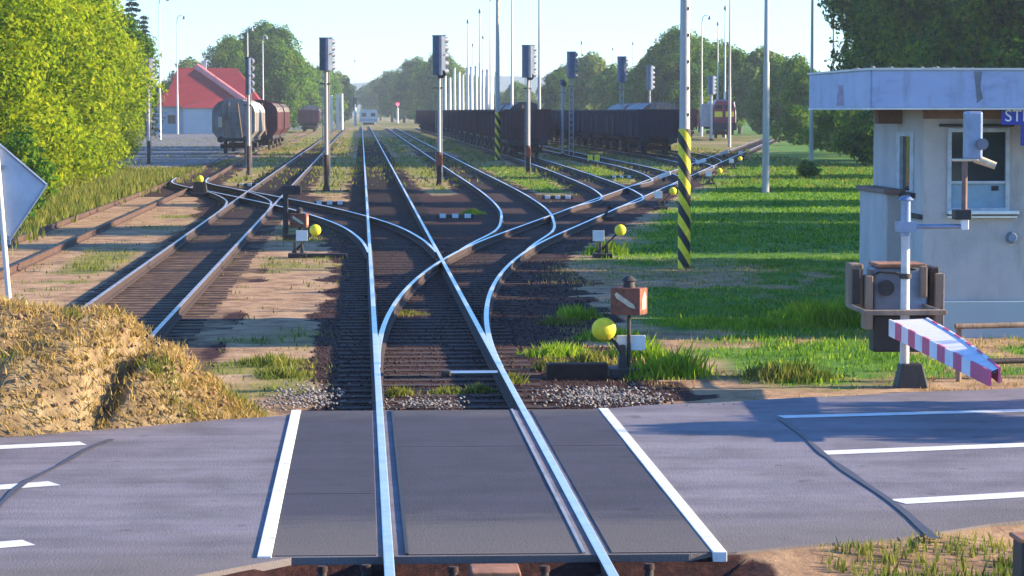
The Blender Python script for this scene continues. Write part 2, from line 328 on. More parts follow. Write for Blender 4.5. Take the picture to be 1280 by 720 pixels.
def grassness(X, Y):
    d = trackdist(X, Y); right = trackdist(X, Y, ['ladder', 'main'])
    lx = np.interp(Y, [14, 32, 60, 90, 330], [2.6, 2.2, bx(60), bx(90), bx(330)])
    e = X-lx
    n = fbm(X, Y, .35)
    g_right = sstep(1.7, 3.2, e+(n-.5)*2.0)
    g_right = g_right*(1-.85*sstep(.56, .66, fbm(X+50, Y*.45, .45))*sstep(70, 50, Y)); _, fr_ = roady(X); g_right = g_right*sstep(1.9, 3.9, Y-fr_+(fbm(X+31, Y*2, .8)-.5)*2.6)
    mid = sstep(95, 170, Y)*sstep(.38, .60, fbm(X, Y*.35+7, .3))*.9
    mid2 = sstep(100, 118, Y)*sstep(1.3, 2.0, d)*.8*sstep(.25, .45, n)
    left = np.where(X < -.2, 1, 0)*sstep(.55, .72, fbm(X*.6+9, Y*.7, .35))*.85*sstep(1.1, 1.9, d)
    left2 = sstep(-9, -10.2, X+(n-.5)*1.5)*sstep(40, 60, Y)
    g = np.maximum.reduce([g_right, mid, mid2, left, left2*.9])
    g = g*(1-.75*sstep(1.0, .6, d)*sstep(170, 90, Y))
    return np.clip(g, 0, 1)
def ballastness(X, Y):
    d = trackdist(X, Y); n = fbm(X, Y, .6)
    b = sstep(1.9, 1.25, d+(n-.5)*1.0)
    lx = np.interp(Y, [14, 32, 60, 90, 330], [2.6, 2.2, bx(60), bx(90), bx(330)])
    wide = ((X > -.6+(n-.5)) & (X-lx < 1.5+(n-.5)*1.6) & (Y < 130) & (Y > 27)).astype(float)
    n_, _f = roady(X); wide = np.maximum(wide, ((Y < n_+.3) & (X < 2.9+(n-.5)) & (X > -9)).astype(float))
    wide2 = sstep(3.0, 1.6, np.abs(X+4-(Y-104)*-.1)+(n-.5))*sstep(84, 92, Y)*sstep(126, 114, Y)
    b = np.maximum.reduce([b, wide*sstep(118, 95, Y), wide2])
    b = b*(1-.62*sstep(100, 210, Y))
    b = b*np.where((X < -6) & (Y < 105), .25, 1)*np.where((X < -2) & (X > -6) & (Y < 84), .50, 1)
    return np.clip(b, 0, 1)

# ------------------------------------------------------------------ ground
def axis(stops):
    out = [stops[0][0]]
    for (a, _), (b, s) in zip(stops[:-1], stops[1:]):
        n = max(1, int(round((b-a)/s))); out += [a+(b-a)*(k+1)/n for k in range(n)]
    return np.array(out)
gx = axis([(-1500, 0), (-200, 200), (-60, 20), (-20, 2), (-12, .6), (14, .25), (34, .6), (70, 3), (200, 20), (1500, 200)])
gy = axis([(-30, 0), (12, 6), (60, .25), (130, .6), (300, 2), (600, 10), (3300, 180)])
GX, GY = np.meshgrid(gx, gy); gzv = groundz(GX, GY)
nx, ny = len(gx), len(gy)
idx = np.arange(nx*ny).reshape(ny, nx)
F = np.stack([idx[:-1, :-1], idx[:-1, 1:], idx[1:, 1:], idx[1:, :-1]], -1).reshape(-1, 4)
m, nt, b = nodes('ground_soil')
at = nt.nodes.new('ShaderNodeAttribute'); at.attribute_name = 'zone'
sp = nt.nodes.new('ShaderNodeSeparateColor'); nt.links.new(at.outputs['Color'], sp.inputs[0])
def mixc(f, a, bb):
    x = nt.nodes.new('ShaderNodeMix'); x.data_type = 'RGBA'; nt.links.new(f, x.inputs[0]); nt.links.new(a, x.inputs[6]); nt.links.new(bb, x.inputs[7]); return x.outputs[2]
def perturb(v, ns, amt, lo, hi):
    n = noise(nt, ns, 6, .7); a = nt.nodes.new('ShaderNodeMath'); a.operation = 'MULTIPLY_ADD'; a.inputs[1].default_value = amt
    nt.links.new(n, a.inputs[0]); nt.links.new(v, a.inputs[2])
    mr = nt.nodes.new('ShaderNodeMapRange'); mr.inputs[1].default_value = lo+amt*.5; mr.inputs[2].default_value = hi+amt*.5; nt.links.new(a.outputs[0], mr.inputs[0]); return mr.outputs[0]
dirt = ramp(nt, noise(nt, 1.6, 8, .72), [(.34, (.17, .10, .065)), (.5, (.36, .22, .125)), (.66, (.48, .32, .19))])
grs = ramp(nt, noise(nt, 1.1, 8, .75), [(.33, (.035, .10, .012)), (.5, (.08, .19, .02)), (.68, (.19, .25, .035))])
olive = ramp(nt, noise(nt, 1.3, 8, .75), [(.33, (.09, .10, .025)), (.5, (.19, .18, .045)), (.68, (.33, .26, .09))]); grs = mixc(sp.outputs[2], grs, olive)
bal = ramp(nt, noise(nt, 9, 8, .8), [(.36, (.016, .005, .006)), (.52, (.036, .012, .011)), (.68, (.085, .032, .024))])
c = mixc(perturb(sp.outputs[1], 2.5, .9, .15, .75), dirt, grs); c = mixc(perturb(sp.outputs[0], 3, .5, .35, .6), c, bal)
nt.links.new(c, b.inputs['Base Color']); b.inputs['Roughness'].default_value = .95; b.inputs['Specular IOR Level'].default_value = .2
bp = nt.nodes.new('ShaderNodeBump'); bp.inputs['Strength'].default_value = .8; bp.inputs['Distance'].default_value = .05
nt.links.new(noise(nt, 9, 8, .75), bp.inputs['Height']); nt.links.new(bp.outputs[0], b.inputs['Normal'])
gnd = np_mesh('ground', np.stack([GX, GY, gzv], -1).reshape(-1, 3), F, m, smooth=True)
tag(gnd, kind='structure')
att = gnd.data.attributes.new('zone', 'FLOAT_COLOR', 'POINT')
zc = np.stack([ballastness(GX, GY), grassness(GX, GY), ((GX < 2) | ((GY > 118) & (GX < bxv(GY)-1))).astype(float), np.ones_like(GX)], -1).astype(np.float32)
att.data.foreach_set('color', zc.ravel())

# ------------------------------------------------------------------ road, crossing, markings, yard
def sheet(name, poly, z, m, kind='structure', thick=0):
    mb = MB(); mb.prism([(p[0], p[1]) for p in poly], 'z', z-thick, z) if thick else mb.add([(p[0], p[1], z) for p in poly], [tuple(range(len(poly)))])
    o = mb.build(name, m); 
    return tag(o, kind=kind)
def jag(edge, amp, step=.35):
    xs = np.arange(edge[0][0], edge[-1][0], step) ; xs = xs[(xs > -30) & (xs < 40)]
    ys = np.interp(xs, [p[0] for p in edge], [p[1] for p in edge])
    a = np.where((xs > -.75) & (xs < 2.6), 0, amp)
    return [(x, y+(vn(x, 5, 1.3)-.5)*2*k) for x, y, k in zip(xs, ys, a)]
sheet('road', jag(NEAR, .10)+jag(FAR, .14)[::-1], -.014, 'asphalt', thick=.06)
t = thing('level_crossing', 'dark asphalt level crossing deck between two white side lines', 'level crossing')
zt = -.006
for a, b_ in ((-.635, .10), (.32, 1.55), (1.76, 2.465)):
    for k in range(3):
        y0_, y1_ = 19.0+k*3.083, 19.0+(k+1)*3.083-.008
        MB().prism([(a, y0_), (b_, y0_), (b_, y1_), (a, y1_)], 'z', -.25, zt-rnd.uniform(0, .003)).build('deck_slab', 'asphalt_dark', t, .008)
for x in (.31, 1.56):
    MB().prism([(x-.012, 19.0), (x+.012, 19.0), (x+.012, 28.25), (x-.012, 28.25)], 'z', -.2, .002).build('guard_rail', 'black' if x < 1 else 'steel_dull', t)
for x in (.24, 1.62):
    MB().prism([(x-.05, 19.0), (x+.05, 19.0), (x+.05, 28.25), (x-.05, 28.25)], 'z', -.2, -.06).build('flangeway', 'black', t)
for x in (-.69, 2.52):
    mb = MB(); mb.box((x, 23.62, -.105), (.10, 9.35, .21)); mb.build('edge_line', 'paint', t, .004)
ml = thing('road_markings', 'white painted lane lines on the road either side of the crossing', 'road marking'); ml['kind'] = 'structure'
def line(a, b_, wdt=.12):
    a = P(*a, -.01); b_ = P(*b_, -.01); d = (b_-a).normalized(); n = Vector((-d.y, d.x, 0))*wdt
    a = a if a.x > 0 else a-d*12; b_ = b_+d*12 if a.x > 0 else b_
    pts = [a-n, b_-n, b_+n, a+n]
    MB().add([(p.x, p.y, -.0095) for p in pts], [(0, 1, 2, 3)]).build('lane_line', 'paint', ml)
line((976, 521), (1280, 513), .12); line((1028, 566), (1280, 556), .14); line((1122, 627), (1280, 618), .14)
line((0, 559), (104, 554), .14); line((0, 609), (68, 604), .14); line((0, 681), (36, 678), .14)
def seam(name, pts, wd):
    c_ = resample(pts, .3); mb = MB(); L = []; Rr = []
    for i, p in enumerate(c_):
        k = wd*(.6+.9*vn(p.x*3, p.y, 2.)); L.append((p.x-k, p.y, -.0045)); Rr.append((p.x+k, p.y, -.0045))
    n = len(L); mb.add(L+Rr, [(i, n+i, n+i+1, i+1) for i in range(n-1)])
    return tag(mb.build(name, 'tar'), kind='structure')
seam('tar_seam', [(P(x, y, 0).x, P(x, y, 0).y) for x, y in ((1168, 672), (1120, 630), (1072, 597), (1030, 567), (1000, 540), (976, 522))], .028)
seam('tar_seam', [(P(x, y, 0).x, P(x, y, 0).y) for x, y in ((-10, 640), (28, 604), (75, 580), (110, 560), (140, 548))], .026)
yd = [P(x, y) for x, y in ((100, 214), (205, 210), (262, 206), (330, 186), (350, 172), (330, 166), (120, 165), (60, 190))]
sheet('yard_pavement', [(p.x, p.y) for p in yd], GZ+.09, 'yard', thick=.25)

# ------------------------------------------------------------------ tracks
PROF = [(-.07, -.16), (.07, -.16), (.07, -.145), (.012, -.125), (.012, -.045), (.036, -.035), (.036, -.004), (.03, 0), (-.03, 0), (-.036, -.004), (-.036, -.035), (-.012, -.045), (-.012, -.125), (-.07, -.145)]
def rail(pts, off, parent, mats, dz=0, y0=None, y1=None, steps=1.0):
    c_ = [p for p in pts if (y0 is None or p.y >= y0) and (y1 is None or p.y <= y1)]
    V = []; n = len(PROF); F = []; Mi = []
    for i, p in enumerate(c_):
        a = c_[max(0, i-1)]; q = c_[min(len(c_)-1, i+1)]; d = (q-a).normalized(); nn = Vector((d.y, -d.x))
        for u, v in PROF: V.append((p.x+nn.x*(off+u), p.y+nn.y*(off+u), v+dz))
    mb = MB()
    top = {6, 7, 8}
    for i in range(len(c_)-1):
        for k in range(n):
            F.append((i*n+k, i*n+(k+1) % n, (i+1)*n+(k+1) % n, (i+1)*n+k)); Mi.append(0 if k in top else 1)
    F.append(tuple(range(n))); Mi.append(1); F.append(tuple(range(len(V)-n, len(V)))); Mi.append(1)
    mb.v = V; mb.f = F; mb.m = Mi; mb.sm = [False]*len(F)
    return mb.build('rail', mats, parent)
def sleepers(pts, parent, dz, y0, y1, n_ind=100, length=2.5, skip=(19.0, 28.3), base=None):
    acc = 0; pos = []; prev = pts[0]
    for a, b_ in zip(pts[:-1], pts[1:]):
        L = (b_-a).length; d = (b_-a)/L; s = -acc
        while s < L:
            if s >= 0:
                p = a+d*s
                if y0 <= p.y <= y1 and not (skip[0] < p.y < skip[1]): pos.append((p, math.atan2(d.y, d.x)-math.pi/2))
            s += .62
        acc = L-(s-.62)
    meshes = [MB().box((0, 0, -.075), (length, .25, .15)).build('sleeper', 'sleeper', parent, .01)]
    first = meshes[0]; bb = MB(); rest = 0
    for i, (p, a) in enumerate(pos):
        jit = rnd.uniform(-.05, .05); z = -.178+dz+rnd.uniform(-.002, .002)
        if i < n_ind:
            o = first if i == 0 else first.copy()
            if i: C.objects.link(o); o.parent = parent
            o.location = (p.x+jit, p.y, z); o.rotation_euler = (0, 0, a+rnd.uniform(-.012, .012))
        else:
            bb.box((p.x+jit, p.y, z-.075), (length, .25, .15), rz=a); rest += 1
    if rest: bb.build('sleeper_run', 'sleeper', parent)['kind'] = 'stuff'
def track(key, name_label, mats, dz=0, y0=None, y1=None, n_ind=60, sl=True, sy=(0, 400)):
    t = thing('railway_track', name_label, 'railway track')
    for o in (-.75, .75): rail(CL[key], o, t, mats, dz, y0, y1)
    if sl: sleepers(CL[key], t, dz, max(sy[0], y0 or 0), sy[1], n_ind)
    return t
T1 = track('main', 'bright straight track running over the crossing deck', ['steel', 'rust'], 0, n_ind=100, sy=(13, 300))
T2 = track('ladder', 'bright curving track that diverges right from the crossing and runs diagonally', ['steel', 'rust'], -.003, y0=32.5, n_ind=100, sy=(44, 320))
T3 = track('left', 'dull pinkish track left of the straight one, passing behind the mound', ['steel_dull', 'rust'], -.002, n_ind=90, sy=(34, 280))
T4 = track('crossover', 'bright crossover track diverging left from the straight track', ['steel', 'rust'], -.004, y0=60, n_ind=60, sy=(72, 126))
T5 = track('left_link', 'short link of track joining the dull left track to the crossover', ['steel_dull', 'rust'], -.005, sl=False)
T6 = track('rusty', 'rusty siding at the foot of the yellow-green bushes', ['rust_old', 'rust_old'], -.04, sl=False)
T7 = track('second', 'track branching off the diagonal track just right of the straight one', ['steel', 'rust'], -.006, y0=61, n_ind=60, sy=(72, 220))
T8 = track('third', 'track branching off toward the nearest row of dark open wagons', ['steel', 'rust'], -.007, n_ind=60, sy=(96, 220))
T9 = track('fourth', 'track branching off between the two rows of dark open wagons', ['steel', 'rust'], -.008, n_ind=40, sy=(121, 220))
T10 = track('fifth', 'track branching off toward the second row of dark open wagons', ['steel', 'rust'], -.009, n_ind=40, sy=(149, 230))
T11 = track('sixth', 'farthest branch track leading to the pale hoppers', ['steel_dull', 'rust'], -.010, n_ind=30, sy=(190, 250))

# metal details between the rails: switch rods, joints, the little rusty box by the deck
for (px, py, lab) in ((600, 474, 'steel switch rod across the straight track near the crossing'),):
    p = P(px, py, -.1); t = thing('switch_rod', lab, 'switch rod', (0, p.y, 0))
    MB().tube((1.0, 0, -.02), (1.62, 0, -.02), .025).build('rod', 'steel', t)
    MB().box((1.0, 0, -.03), (.12, .12, .08)).build('rod_eye', 'iron', t, .02)
t = thing('track_cover_box', 'rust-red metal box between the rails at the near end of the crossing', 'track box', (.91, 18.75, -.15))
MB().box((0, -.15, .05), (.36, .40, .12), top=(.94, .94)).build('lid', 'rust_bright', t, .01)
MB().box((0, -.15, -.04), (.42, .46, .09)).build('base_frame', 'galv', t, .01)
bolt = None
for k, (x, y) in enumerate(((-.28, 18.62), (.62, 18.55), (1.25, 18.55), (1.98, 18.6), (.02, 18.66))):
    lab = ['rail bolt by the left edge line end', 'rail bolt just left of the rust-red box', 'rail bolt just right of the rust-red box', 'rail bolt outside the right main rail', 'rail bolt beside the left main rail'][k]
    t = thing('track_bolt', lab, 'bolt', (x, y, -.15), group='bolts at the near end of the crossing')
    MB().tube((0, 0, 0), (0, 0, .09), .035, .03, 8).build('shank', 'iron', t); MB().tube((0, 0, .09), (0, 0, .13), .04, .035, 6).build('nut', 'stone', t)
t = thing('concrete_sleeper_block', 'dark timber block lying beside the lantern switch stand', 'timber block', P(721, 473), rz=.02)
MB().box((0, 0, .09), (.75, .24, .2)).build('block', 'sleeper', t, .015)
t = thing('steel_channel', 'dark iron channel lying right of the small switch weight', 'iron channel', P(407, 322), rz=-.03)
MB().box((0, 0, .05), (.95, .18, .09)).build('channel', 'iron', t, .01)

# ------------------------------------------------------------------ switch stands with yellow weight balls
FONTC = {}
def text(name, body, size, loc, rot, m, parent, ext=.004, align='CENTER'):
    cu = bpy.data.curves.new(name, 'FONT'); cu.body = body; cu.size = size; cu.extrude = ext; cu.align_x = align; cu.align_y = 'CENTER'
    o = bpy.data.objects.new(name, cu); C.objects.link(o); o.location = loc; o.rotation_euler = rot
    bpy.context.view_layer.update()
    me = bpy.data.meshes.new_from_object(o); bpy.data.objects.remove(o)
    me.materials.clear(); me.materials.append(MT[m]); o = bpy.data.objects.new(name, me); C.objects.link(o)
    o.location = loc; o.rotation_euler = rot; o.parent = parent; return o
def switch_stand(base, label, lean=1, plate=-1, r=.13, num='3'):
    t = thing('switch_stand', label, 'switch stand', base, group='hand switch stands with yellow weights')
    mb = MB(); mb.box((0, 0, .05), (.42, .5, .10)).box((-.06, 0, .2), (.09, .2, .3), top=(.6, .6)).box((.10, 0, .17), (.09, .2, .24), top=(.6, .6)); mb.build('stand_base', 'iron', t, .01)
    MB().tube((.02, 0, .22), (lean*.34, -.02, .56), .026, .02).tube((.02, 0, .22), (lean*-.12, 0, .12), .03, .03).build('lever', 'iron', t)
    w_ = MB(); w_.ball((lean*.40, -.03, .62), r, 20, 14, scale=(1, .62, 1)); w_.tube((lean*.34, -.03, .56), (lean*.37, -.03, .59), .05, .05, mi=0); w_.build('weight', 'yellow', t)
    pl = MB().box((plate*.10, -.12, .50), (.26, .012, .24)).build('number_plate', 'white', t, .004)
    MB().tube((plate*.10, -.10, .2), (plate*.10, -.10, .5), .012).build('plate_post', 'iron', t)
    return t
def lantern(parent, x, z, s=1.0, rz=.5):
    b_ = MB().box((0, 0, 0), (.34*s, .24*s, .29*s)).build('lantern_box', 'lantern', parent, .012, loc=(x, 0, z)); b_.rotation_euler = (0, 0, rz)
    mb = MB().tube((0, 0, .14*s), (0, 0, .22*s), .07*s, .06*s, 12).tube((0, 0, .22*s), (0, 0, .27*s), .09*s, .03*s, 12); mb.build('chimney', 'iron', b_)
    mb = MB(); mb.add([(-.12*s, -.123*s, .075*s), (-.10*s, -.123*s, .10*s), (.10*s, -.123*s, -.03*s), (.12*s, -.123*s, -.075*s), (.05*s, -.123*s, -.06*s), (-.10*s, -.123*s, .035*s)], [(0, 5, 4, 3, 2, 1)]); mb.build('arrow_pane', 'milk', b_)
    mb = MB(); mb.add([(.173*s, -.05*s, -.09*s), (.173*s, .06*s, -.08*s), (.173*s, .07*s, .05*s), (.173*s, .02*s, .11*s), (.173*s, -.06*s, .02*s)], [(0, 1, 2, 3, 4)]); mb.build('side_pane', 'milk', b_)
    return b_
b0 = P(786, 471)
t = thing('switch_stand', 'switch stand with rusty lantern box and large yellow weight beside the crossing', 'switch stand', b0)
mb = MB().box((0, 0, .06), (.5, .5, .12)).box((-.08, 0, .25), (.12, .2, .3), top=(.5, .6)); mb.build('stand_base', 'iron', t, .01)
MB().tube((0, 0, .1), (0, 0, .82), .024).build('lantern_post', 'iron', t)
lantern(t, 0, .945, 1.15, -.45)
MB().tube((-.04, -.05, .22), (-.22, -.06, .50), .028, .022).tube((-.04, -.05, .22), (-.16, -.05, .42), .02).build('lever', 'iron', t)
MB().ball((-.32, -.08, .60), .145, 24, 16, scale=(1.05, .7, 1)).build('weight', 'yellow', t)
pm = MB().box((.03, .04, .42), (.36, .012, .19)).build('number_plate', 'white', t, .02)
SW = [(372, 322, 'yellow-weighted switch stand between the dull left track and the straight track', 1, 1),
      (753, 322, 'second nearest yellow-weighted switch stand on the right, above the green weeds', 1, -1),
      (826, 262, 'yellow-weighted switch stand just left of the big striped pole', 1, -1),
      (888, 231, 'yellow-weighted switch stand just right of the big striped pole', 1, -1),
      (916, 212, 'small distant switch stand with plate beyond the striped pole', 1, -1),
      (927, 200, 'farthest small yellow-weighted switch stand along the diagonal track', 1, -1)]
for x, y, lab, ln, pl in SW: switch_stand(P(x, y), lab, ln, pl)
t = thing('switch_stand', 'dark bulky switch stand with yellow top at the end of the rusty siding', 'switch stand', P(250, 246))
mb = MB().box((0, 0, .08), (.7, .6, .16)).box((0, 0, .35), (.62, .34, .45), top=(.7, .8)).tube((-.2, 0, .2), (-.05, 0, .62), .06).box((.18, 0, .3), (.22, .4, .5), top=(.5, .7)); mb.build('stand_body', 'iron', t, .03)
MB().ball((0, 0, .68), .15, 16, 10, scale=(.95, .7, 1)).build('weight', 'yellow', t)
t = thing('switch_lantern', 'dark rusty switch lantern with tall post left of the small yellow weight', 'switch lantern', P(366, 300))
mb = MB().box((-.18, 0, .70), (.13, .16, 1.3)).box((-.02, 0, 1.28), (.48, .18, .24)); mb.build('tall_post', 'iron', t, .015)
mb = MB().tube((.18, 0, 0), (.18, 0, .32), .03).box((0, 0, .08), (.5, .3, .15)); mb.build('stand_base', 'iron', t, .01)
lantern(t, .17, .5, 1.25, -.2)
t = thing('switch_lever', 'dark lever frame at the frog of the diagonal track', 'switch lever', P(751, 276))
mb = MB().box((0, 0, .07), (.8, .35, .14)).tube((.1, 0, .1), (.25, 0, .42), .04).ball((.27, 0, .44), .09); mb.build('lever_frame', 'iron', t, .01)

# fouling markers: low black and white bars
def marker(px, py, label, wd):
    t = thing('fouling_marker', label, 'track marker', P(px, py), group='low black and white fouling markers')
    MB().box((0, 0, .06), (wd, .12, .12)).build('bar', 'black', t, .01)
    for k in range(3): MB().box((-wd/2+wd*(k+.5)/3, -.0, .075), (wd*.17, .135, .13)).build('white_block', 'white', t, .01)
marker(569, 273, 'black and white bar between the straight track and the first branch', 1.15)
marker(697, 249, 'black and white bar between the first and second branch tracks', 1.15)
marker(777, 223, 'black and white bar between the second and third branch tracks', 1.1)
marker(412, 256, 'black and white bar left of the straight track by the crossover', 1.1)
marker(312, 233, 'black and white bar left of the dull track, before the hopper wagon', 1.1)
for px, py, lab in ((643, 229, 'white switch plate on the diagonal track, nearest'),): pass
for i, (px, py) in enumerate(((830, 227), (876, 208), (905, 196))):
    lab = ['small white lamp box on the diagonal track left of the striped pole', 'small white lamp box on the diagonal track right of the striped pole', 'farthest white lamp box on the diagonal track'][i]
    t = thing('track_lamp', lab, 'track lamp', P(px, py)); MB().box((0, 0, .1), (.18, .2, .2)).build('foot', 'iron', t, .01); MB().box((0, 0, .3), (.62, .2, .2), ry=-.35).build('lamp_box', 'white', t, .02)
t = thing('yellow_lamp_pair', 'pair of low yellow boxes in the grass between wagon rows', 'yellow boxes', P(742, 203))
for s in (-1, 1): MB().box((s*.22, 0, .28), (.34, .3, .42), top=(.85, .85)).build('yellow_box', 'yellow', t, .03)
MB().box((0, 0, .04), (.9, .3, .08)).build('base_plate', 'iron', t)

# ------------------------------------------------------------------ poles
def striped_mast(px, py, r, H, label, zs, n=7, turn=.0):
    b_ = P(px, py); t = thing('striped_mast', label, 'mast', b_)
    seg = 24
    pitch = zs/n; A = r*1.7; mb = MB()
    for j in range(-1, 2*n+2):
        for k in range(seg):
            a0, a1 = 2*math.pi*k/seg, 2*math.pi*(k+1)/seg; rr = r*1.06
            def zz(a, jj): return min(zs, max(0, (jj*.5+turn)*pitch-A*math.cos(a)))
            z00, z01, z10, z11 = zz(a0, j), zz(a1, j), zz(a0, j+1), zz(a1, j+1)
            if z10-z00 < 1e-4 and z11-z01 < 1e-4: continue
            mb.add([(rr*math.cos(a0), rr*math.sin(a0), z00), (rr*math.cos(a1), rr*math.sin(a1), z01), (rr*math.cos(a1), rr*math.sin(a1), z11), (rr*math.cos(a0), rr*math.sin(a0), z10)], [(0, 1, 2, 3)], j % 2)
    mb.build('warning_wrap', ['black', 'yellow'], t)
    mb = MB(); mb.tube((0, 0, -.1), (0, 0, H), r, r*.5, 16); o = mb.build('pole', 'concrete', t)
    hs = MB()
    for k in range(int(H/.55)):
        z = zs+.3+k*.55
        if z < H-.5: rr = r+(r*.5-r)*z/H; hs.box((rr*.6, -rr*.8, z), (.03, .03, .06))
    hs.build('step_holes', 'iron', t)
    mb = MB().path([(0, 0, H), (.3, -.1, H+.7), (1.0, -.3, H+.9), (1.5, -.45, H+.8)], .04); mb.build('lamp_arm', 'galv', t)
    MB().tube((1.5, -.45, H+.82), (1.5, -.45, H+.5), .08, .24, 12).build('lamp_head', 'galv_dark', t)
    return t
striped_mast(855, 336, .125, 14.0, 'tall concrete mast with yellow and black stripes in the right grass', 2.92, 6)
striped_mast(622, 200, .17, 16.0, 'distant dark mast with yellow and black stripes before the nearest open wagon', 3.2, 5)
def lamp_pole(X, Y, H, label, m='pole_white', r=.15, lamp=0, group='tall lamp poles over the sidings', zb=GZ, hood=1):
    t = thing('lamp_pole', label, 'lamp pole', (X, Y, zb), group=group)
    MB().tube((0, 0, -.1), (0, 0, H*.35), r, r*.85, 10).tube((0, 0, H*.35), (0, 0, H), r*.7, r*.4, 10).build('pole', m, t)
    if lamp:
        s = lamp; MB().path([(0, 0, H-.1), (s*.12, 0, H+.5), (s*.5, 0, H+.75), (s*1.0, 0, H+.6)], r*.38, 6).build('lamp_arm', m, t)
        MB().tube((s*1.0, 0, H+.62), (s*1.0, 0, H+.15), .1, .26, 10).build('lamp_head', 'galv_dark', t)
    else:
        MB().tube((0, 0, H-.05), (0, 0, H+.25), .07, .07, 8).tube((0, 0, H+.2), (0, 0, H+.7), .24, .10, 10).build('lamp_head', 'galv_dark', t)
    return t
def pole_px(px, ytop, Y, label, **k):
    q = Q(px, ytop, Y); H = q.z-GZ-.6; q0 = Q(px, 138.5, Y); return lamp_pole(q0.x, Y, max(H, 4), label, **k)
pole_px(200, -4, 305, 'curved-neck lamp pole left of the red-roofed house', lamp=1)
pole_px(222, 20, 378, 'curved-neck lamp pole in front of the red-roofed house', lamp=1)
pole_px(310, 34, 330, 'pale lamp pole rising behind the rusty hopper wagon', lamp=.5)
pole_px(329, 45, 390, 'second pale lamp pole behind the rusty hopper wagon', lamp=.5)
pole_px(79, -30, 190, 'pole poking through the top of the yellow-green bushes')
pole_px(444, 75, 640, 'thin far pole beside the distant dark signal', r=.1)
for i, (px, yt, Y) in enumerate(((376, 90, 520), (392, 100, 560))):
    pole_px(px, yt, Y, ['pale far pole left of the nearest left signal mast', 'shorter far pole close to the nearest left signal mast'][i])
rt = [(585, 25, 373), (591, 55, 508), (600, 12, 335), (604, 45, 450), (613, -6, 300), (640, -60, 255), (674, -90, 232), (727, 52, 479), (766, 60, 540), (791, 53, 500), (820, 48, 470), (877, 20, 348), (897, 28, 381), (906, 8, 328), (912, -40, 245)]
nm = ['far lamp pole with flared head, leftmost of the tall ones over the near wagons', 'shorter lamp pole just right of the leftmost tall one', 'tall lamp pole left of the distant striped mast', 'shorter lamp pole tucked behind the tall one near the striped mast', 'tall white lamp pole touching the distant striped mast', 'white pole running out of the top between striped mast and round-lamp signal', 'dark pole running out of the top right of the round-lamp signal', 'white pole behind the gap between the wagon rows', 'pale pole left of the tall blue-grey signal', 'pale pole right of the tall blue-grey signal', 'bright white pole above the front of the second wagon row', 'curved-neck lamp pole left of the locomotive', 'lamp pole directly above the locomotive cab', 'tall pole above the locomotive', 'thin pole running out of the top above the locomotive']
for (px, yt, Y), lab in zip(rt, nm):
    pole_px(px, yt, Y, lab, lamp=1 if px == 877 else 0, m='concrete' if px in (674, 912) else 'pole_white', r=.17 if Y > 300 else .15)
for i, (px, base, H) in enumerate(((957, 241, 15), (1014, 201, 16), (1041, 187, 17))):
    b_ = P(px, base); lamp_pole(b_.x, b_.y, H, ['grey mast in the grass between striped mast and signal cabin', 'grey mast just left of the cabin roof', 'thin grey mast seen past the cabin roof corner'][i], m='concrete', r=.15)
for k in range(13):                                                    # the dense far row of stubby concrete posts
    px = 557+k*5.3+rnd.uniform(-1, 1); Y = 560-k*14
    q = Q(px, 88+rnd.uniform(-8, 10)+max(0, (565-px))*.6, Y)
    t = thing('concrete_post', '%s from the left in the far row of pale concrete posts' % ORD[k], 'post', (q.x, Y, GZ), group='far row of pale concrete posts')
    MB().tube((0, 0, 0), (0, 0, q.z-GZ), .34, .24, 8).build('shaft', 'pole_white', t); MB().tube((0, 0, q.z-GZ), (0, 0, q.z-GZ+.3), .3, .2, 8).build('cap', 'concrete', t)
for k, px in enumerate((361, 368, 375, 414, 422, 427)):
    q = Q(px, 126+rnd.uniform(-2, 2) if px < 400 else 122-k, 470)
    t = thing('concrete_post', '%s from the left among the short pale posts by the far left wagon' % ORD[k], 'post', (q.x, 470, GZ), group='short pale posts by the far left wagon')
    MB().tube((0, 0, 0), (0, 0, q.z-GZ), .3, .25, 8).build('shaft', 'pole_white', t)

